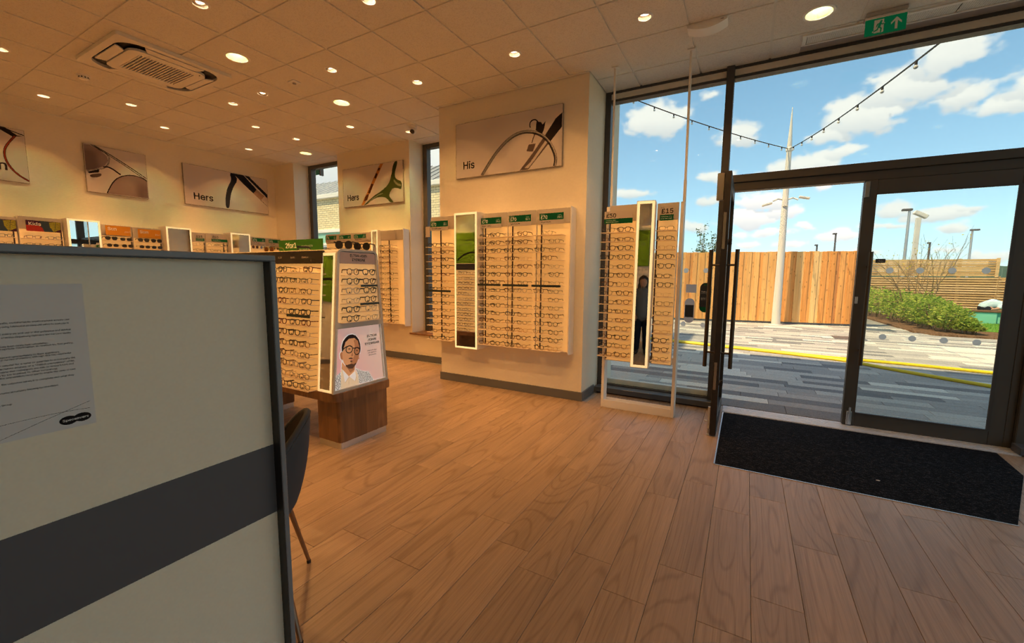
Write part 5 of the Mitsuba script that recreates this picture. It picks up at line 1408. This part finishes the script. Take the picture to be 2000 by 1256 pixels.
def leaves(centres, size, rg, up=.3):
    n = len(centres)
    a = rg.normal(0, 1, (n, 3)); a[:, 2] = np.abs(a[:, 2]) * up + .1
    a /= np.linalg.norm(a, axis=1, keepdims=True)
    b = np.cross(a, rg.normal(0, 1, (n, 3))); b /= np.linalg.norm(b, axis=1, keepdims=True)
    s = size * rg.uniform(.7, 1.3, (n, 1))
    v = np.stack([centres, centres + a * s * .5 + b * s * .27, centres + a * s, centres + a * s * .5 - b * s * .27], 1).reshape(-1, 3)
    f = np.arange(n)[:, None] * 4
    return trimesh.Trimesh(v, np.vstack([f + [0, 1, 2], f + [0, 2, 3]]), process=False)


def shrub(x, y, rx, h, label, seed, n=900, mats=('m_leaf_0', 'm_leaf_1')):
    g = np.random.default_rng(seed)
    s = thing('shrub', label, 'shrub', 'leafy shrubs in the planting bed')
    st = []
    tips = []
    for k in range(9):
        a, q = g.uniform(0, 6.28), g.uniform(.1, .8) * rx
        t = np.array([x + q * math.cos(a), y + q * math.sin(a), h * g.uniform(.6, .95)])
        st.append(tube([(x + .25 * q * math.cos(a), y + .25 * q * math.sin(a), .0), (np.array([x, y, h * .45]) + t) / 2 * [1, 1, .8], t], [.012, .009, .004], 5))
        tips.append(t)
    part(s, 'stems', cat(st), 'm_twig')
    for mk, mat in enumerate(mats):
        m_ = n // len(mats)
        u = g.normal(0, 1, (m_, 3)); u /= np.linalg.norm(u, axis=1, keepdims=True)
        rad_ = g.uniform(.55, 1.0, (m_, 1)) ** .5
        lump = 1 + .22 * np.sin(u[:, :1] * 7 + seed) * np.cos(u[:, 1:2] * 6 + seed)
        c_ = np.array([x, y, h * .58]) + u * rad_ * lump * [rx, rx, h * .46]
        c_ = c_[c_[:, 2] > .12]
        part(s, 'leaves' if mk == 0 else 'young_leaves', leaves(c_, .085 if mk == 0 else .07, g), mat, kind='stuff')


HED = [(4.05, 20.3, .62, 1.02), (4.15, 19.2, .6, .98), (4.25, 18.1, .6, 1.0), (4.32, 17.1, .55, .95), (4.45, 16.2, .52, .92), (4.45, 15.35, .50, .84), (4.58, 14.72, .38, .68), (4.80, 14.45, .22, .42), (4.95, 14.38, .15, .25)]
LB = ['farthest leafy shrub of the hedge beside the door stile', 'second farthest leafy shrub of the hedge', 'leafy shrub below the bare twigs, third from the far end', 'leafy shrub in front of the bare shrub', 'leafy shrub in the middle of the hedge front', 'leafy shrub just right of the hedge middle',
      'low leafy shrub near the paving corner', 'small leafy shrub third from the hedge right end', 'smallest leafy shrub at the right end of the hedge beside the lawn', 'leafy shrub at the hedge back next to the lawn', 'leafy shrub behind the hedge middle towards the lawn', 'leafy shrub at the hedge back near the teal planter', 'leafy shrub at the far back of the hedge']
for i, (x, y, rx, h) in enumerate(HED):
    shrub(x, y, rx, h, LB[i], 100 + i, 1300 if y < 17 else 900, ('m_leaf_0', 'm_leaf_1') if i % 2 else ('m_leaf_1', 'm_leaf_0'))


def twiggy(x, y, h, spread, label, seed, leaf=None, nl=0, depth=4, name='bare_shrub', lsize=.06, th=.022, base=7, jit=.36):
    g = np.random.default_rng(seed)
    s = thing(name, label, 'shrub' if name == 'bare_shrub' else 'tree')
    segs, ends = [], []

    def grow(p, d, L, rad_, k):
        q = p + d * L
        segs.append(tube([p, (p + q) / 2 + g.normal(0, .03 * L, 3), q], [rad_, rad_ * .8, rad_ * .6], 5))
        ends.append(q)
        if k == 0: return
        for _ in range(3 if k > 1 else 2):
            dd = d + g.normal(0, jit, 3); dd[2] += .18; dd /= np.linalg.norm(dd)
            grow(q if _ else p + d * L * .7, dd, L * g.uniform(.55, .8), rad_ * .6, k - 1)
    for k in range(base):
        a = k / base * 6.28 + g.uniform(-.3, .3)
        d = np.array([math.cos(a) * spread, math.sin(a) * spread, 1.0]); d /= np.linalg.norm(d)
        grow(np.array([x + .1 * math.cos(a), y + .1 * math.sin(a), 0.0]), d, h * .40, th, depth - 1)
    part(s, 'branches', cat(segs), 'm_twig')
    if leaf:
        e = np.array(ends)
        c_ = e[g.integers(0, len(e), nl)] + g.normal(0, .07, (nl, 3))
        c_ = c_[c_[:, 2] > .5]
        part(s, 'leaves', leaves(c_, lsize, g), leaf, kind='stuff')
    return s


twiggy(4.46, 17.0, 2.75, .38, 'tall bare twiggy shrub rising from the hedge', 8, 'm_leaf_y', 160, lsize=.05, th=.016)
twiggy(-1.28, 17.2, 3.0, .035, 'slim young tree behind the board fence, left of the open door', 12, 'm_leaf_t', 800, 4, 'young_tree', .075, .022, 3, .16)

diff('m_teal', (.22, .62, .50)); diff('m_greenpl', (.12, .30, .08)); diff('m_capwood', (.17, .10, .06))
s = thing('planter_wall', 'pale teal rectangular planter with brown timber capping on the lawn', 'planter')
part(s, 'box', box(5.9, 6.63, 18.0, 18.5, .03, .385, .004), 'm_teal')
part(s, 'capping', box(5.87, 6.98, 17.97, 18.55, .385, .43, .006), 'm_capwood')
part(s, 'soil', box(6.63, 6.95, 18.05, 18.5, .03, .385), 'm_teal')
s = thing('planter_wall', 'green planter block beside the teal planter at the door edge', 'planter')
part(s, 'box', box(6.58, 7.4, 17.0, 17.6, .03, .34, .004), 'm_greenpl')
part(s, 'capping', box(6.56, 7.42, 16.98, 17.62, .34, .385, .006), 'm_capwood')

# person bending over behind the teal planter
pz = .0
p_ = thing('person', 'person in a light blue shirt crouching and bending forward behind the teal planter', 'person')
bx, by = 6.80, 19.0
skin = body([((bx + .20, by - .10, .56), .085, (bx + .36, by - .16, .52), .055), ((bx + .40, by - .18, .50), .095, (bx + .42, by - .18, .47), .085),
             ((bx + .20, by - .22, .52), .055, (bx + .06, by - .30, .46), .042), ((bx + .06, by - .30, .46), .04, (bx - .02, by - .36, .455), .024), ((bx - .02, by - .36, .455), .028, (bx - .07, by - .37, .45), .02),
             ((bx + .22, by + .02, .52), .05, (bx + .14, by - .26, .47), .04), ((bx - .04, by + .0, .5), .12, (bx + .22, by - .1, .55), .11), ((bx - .04, by - .08, .5), .09, (bx + .02, by - .2, .30), .07), ((bx + .02, by - .2, .30), .065, (bx - .06, by - .05, .08), .05), ((bx - .06, by - .05, .07), .045, (bx + .10, by - .12, .05), .04),
             ((bx - .04, by + .10, .5), .09, (bx + .02, by + .16, .30), .07), ((bx + .02, by + .16, .30), .065, (bx - .06, by + .12, .08), .05), ((bx - .06, by + .12, .07), .045, (bx + .10, by + .12, .05), .04)], .03, 6)
part(p_, 'body', skin, 'm_skin', True)
part(p_, 'shirt', body([((bx - .10, by, .52), .155, (bx + .05, by - .03, .60), .165), ((bx + .05, by - .03, .60), .165, (bx + .24, by - .09, .565), .12), ((bx + .20, by - .20, .55), .075, (bx + .13, by - .26, .50), .06), ((bx + .22, by + .03, .55), .075, (bx + .18, by - .12, .5), .06)], .03, 6), 'm_shirtblue', True)
part(p_, 'trousers', body([((bx - .12, by, .46), .15, (bx - .04, by, .45), .14), ((bx - .06, by - .08, .46), .11, (bx + .02, by - .2, .30), .085), ((bx + .02, by - .2, .30), .08, (bx - .06, by - .05, .10), .062), ((bx - .06, by + .10, .46), .11, (bx + .02, by + .16, .30), .085), ((bx + .02, by + .16, .3), .08, (bx - .06, by + .12, .1), .062)], .03, 6), 'm_trousers', True)
part(p_, 'hair', body([((bx + .42, by - .17, .535), .09, (bx + .46, by - .19, .50), .075)], .03, 4), 'm_hair', True)
for k, (yy) in enumerate((-.09, .12)):
    part(p_, 'shoe', body([((bx - .07, by + yy, .045), .045, (bx + .12, by + yy - .01, .035), .035)], .02, 3), 'm_black', True)
plastic('m_skin', (.50, .27, .17), .5, .3); diff('m_shirtblue', (.50, .66, .72)); diff('m_trousers', (.02, .022, .03)); plastic('m_hair', (.018, .012, .010), .5)

# second person, inside the shop, seen only in the window stand mirror
q_ = thing('person', 'dark-haired person in a grey jacket and dark trousers, standing, seen in the stand mirror', 'person')
o = np.array([-.92, -.37, 0])
def J(x, y, z): return o + np.array([x, y, z]) * .93
def arm(s):
    return [(J(s * .17, 0, 1.32), .058, J(s * .21, .0, 1.05), .045), (J(s * .21, 0, 1.05), .043, J(s * .16, .12, .86), .033), (J(s * .16, .12, .86), .034, J(s * .145, .17, .80), .024)] + \
        [(J(s * .145 + dx, .17, .80), .012, J(s * .14 + dx, .185, .80 - L), .009) for dx, L in ((-.022, .065), (-.007, .08), (.008, .085), (.022, .07))] + [(J(s * .12, .17, .81), .013, J(s * .10, .20, .77), .010)]
def leg(s):
    return [(J(s * .09, 0, .85), .095, J(s * .095, .01, .47), .062), (J(s * .095, .01, .47), .060, J(s * .10, -.02, .09), .042), (J(s * .10, -.02, .06), .042, J(s * .11, .15, .035), .024)]
bd = [(J(0, 0, .90), .135, J(0, 0, 1.08), .115), (J(0, 0, 1.08), .118, J(0, 0, 1.28), .135), (J(-.12, 0, 1.32), .07, J(.12, 0, 1.32), .07), (J(0, 0, 1.35), .055, J(0, .015, 1.46), .05), (J(0, .03, 1.50), .070, J(0, .02, 1.56), .082), (J(0, .095, 1.515), .016, J(0, .075, 1.545), .012), (J(0, .07, 1.455), .035, J(0, .04, 1.48), .055)]
part(q_, 'body', body(bd + arm(1) + arm(-1) + leg(1) + leg(-1), .02, 8), 'm_skin', True)
part(q_, 'eyes', cat(*[trimesh.creation.icosphere(2, .011).apply_transform(move(*J(s * .03, .088, 1.535))) for s in (-1, 1)]), 'm_black', True)
part(q_, 'mouth', box(-.02, .02, -.004, .004, -.004, .004, .002).apply_transform(move(*J(0, .098, 1.48))), 'm_lip', True)
diff('m_lip', (.35, .10, .08))
part(q_, 'hair', body([(J(0, -.005, 1.57), .098, J(0, -.02, 1.50), .095), (J(0, -.03, 1.50), .095, J(0, -.05, 1.30), .075), (J(.07, .0, 1.48), .04, J(.085, .02, 1.28), .04), (J(-.07, .0, 1.48), .04, J(-.085, .02, 1.28), .04), (J(0, .03, 1.61), .06, J(0, -.02, 1.60), .08)], .02, 5), 'm_hair', True)
part(q_, 'jacket', body([(J(0, 0, .86), .165, J(0, 0, 1.10), .142), (J(0, 0, 1.10), .142, J(0, 0, 1.27), .158), (J(-.14, 0, 1.31), .082, J(.14, 0, 1.31), .082)] + [(J(s * .175, 0, 1.32), .075, J(s * .215, 0, 1.05), .06) for s in (-1, 1)] + [(J(s * .215, 0, 1.05), .06, J(s * .165, .11, .88), .048) for s in (-1, 1)], .02, 6), 'm_jacket', True)
part(q_, 'trousers', body([(J(0, 0, .90), .145, J(0, 0, .84), .145)] + [(J(s * .09, 0, .84), .105, J(s * .095, .01, .47), .076) for s in (-1, 1)] + [(J(s * .095, .01, .47), .075, J(s * .10, -.02, .12), .06) for s in (-1, 1)], .02, 6), 'm_trousers', True)
for s in (-1, 1):
    part(q_, 'shoe', body([(J(s * .10, -.04, .05), .05, J(s * .115, .16, .04), .038)], .02, 4), 'm_black', True)
diff('m_jacket', (.16, .165, .17))

# yellow hose, in two runs
plastic('m_hose', (.80, .62, .02), .35)
def hose(pts, label): solid('hose', label, 'hose', tube(curve(pts, 60), .024, 10), 'm_hose', 40)
hose([(-6, 10.1, .024), (-3, 9.75, .024), (-1.13, 9.40, .024), (-.08, 9.17, .024), (.75, 8.99, .024), (1.2, 8.90, .024), (1.55, 8.86, .024), (1.81, 8.86, .024), (3.2, 8.68, .024), (5, 8.5, .024)], 'long yellow hose lying straight across the paving')
hose([(-6, 10.0, .024), (-3, 9.66, .024), (-1.13, 9.31, .024), (-.08, 9.08, .024), (.75, 8.89, .024), (1.15, 8.78, .024), (1.517, 8.66, .024), (1.75, 8.45, .024), (2.8, 7.58, .024), (4.2, 6.5, .024)], 'yellow hose curving nearer towards the shop on the right')

# building across the yard, seen through the slim windows
BY = 20.0
def brick(p, n, uv):
    row = dr.floor(p.z / .145)
    u = p.x / .42 + .5 * (row - 2 * dr.floor(row / 2))
    fu, fv = u - dr.floor(u), p.z / .145 - row
    m = smoothstep(.02, .05, dr.minimum(fu, 1 - fu)) * smoothstep(.06, .14, dr.minimum(fv, 1 - fv))
    return mix((.42, .36, .24), mix((.72, .62, .38), (.84, .75, .50), cell_rand(dr.floor(u), row)), m)
diff('m_brick', proc(brick))
diff('m_roof', (.30, .33, .36)); diff('m_fascia', (.30, .60, .48)); diff('m_stone', (.38, .36, .29))
b = thing('brick_building', 'pale brick building with grey seamed roof and teal shopfront beyond the slim windows', 'building')
part(b, 'wall', box(-50, -9, BY, BY + 8, 4.45, 6.7), 'm_brick')
part(b, 'lower_wall', box(-50, -9, BY + .1, BY + 8, 0, 3.3), 'm_stone')
part(b, 'fascia', box(-50, -9, BY - .15, BY + .2, 3.55, 4.25, .02), 'm_fascia')
part(b, 'fascia_cornice', cat(box(-50, -9, BY - .25, BY + .2, 4.25, 4.48, .02), box(-50, -9, BY - .2, BY + .2, 3.35, 3.55, .02)), 'm_inkwhite')
part(b, 'gutter', box(-50, -9, BY - .25, BY + .1, 6.62, 6.92, .03), 'm_inkwhite')
rk = part(b, 'roof', trimesh.Trimesh([(-50, BY, 6.85), (-9, BY, 6.85), (-9, BY + 4, 9.0), (-50, BY + 4, 9.0), (-50, BY + 8, 6.85), (-9, BY + 8, 6.85)], [(0, 1, 2), (0, 2, 3), (3, 2, 5), (3, 5, 4), (1, 5, 2), (0, 3, 4)], process=False), 'm_roof')
for k in range(52):
    x = -49.6 + k * .78
    part(rk, 'seam', tube([(x, BY - .05, 6.9), (x, BY + 4, 9.05)], .022, 4), 'm_inkwhite' if x < -21 else 'm_lampdark')
part(b, 'shop_logo', ext(unary_union([Point(0, .12).buffer(.28, 10), sbox(-.10, -.42, .10, 0)]), 0, .02), 'm_inkwhite', M=Mfront(BY - .16, -27.4, 3.98))
for k in range(9):
    part(b, 'shop_window', box(-48 + k * 4.2, -45 + k * 4.2, BY + .02, BY + .12, .3, 3.1), 'm_sill')
# outer jambs of the slim windows and the projecting sign
for wx, n in ((-7.54, 12), (-4.64, 0)):
    if n:
        w_ = thing('stone_jamb', 'pale stone block jamb outside the far slim window', 'masonry')
        for k in range(8):
            part(w_, 'block', box(-8.4, -7.605, 5.505, 5.585, k * .62, k * .62 + .61, .01), 'm_stone')
    else:
        w_ = thing('brick_jamb', 'dark toothed brick edge outside the second slim window', 'masonry')
        for k in range(50):
            part(w_, 'brick', box(-5.3, -4.70 + (.018 if k % 2 else 0), 5.505, 5.55, k * .075, k * .075 + .065, .003), 'm_black')
bsn = thing('blade_sign', 'green projecting shop sign outside the far slim window', 'sign')
part(bsn, 'panel', box(-8.60, -8.28, 6.16, 6.24, 3.56, 4.3, .01), 'm_signteal')
part(bsn, 'bracket', box(-8.60, -8.56, 5.5, 6.2, 3.8, 3.9), 'm_frame')
diff('m_signteal', (.02, .26, .12))
part(bsn, 'edge', box(-8.28, -8.24, 6.16, 6.24, 3.52, 4.3), 'm_frame')
part(bsn, 'roundel', ext(Point(0, 0).buffer(.10, 14).difference(Point(0, 0).buffer(.08, 14)), 0, .01), 'm_inkwhite', M=Mfront(6.155, -8.44, 3.85))
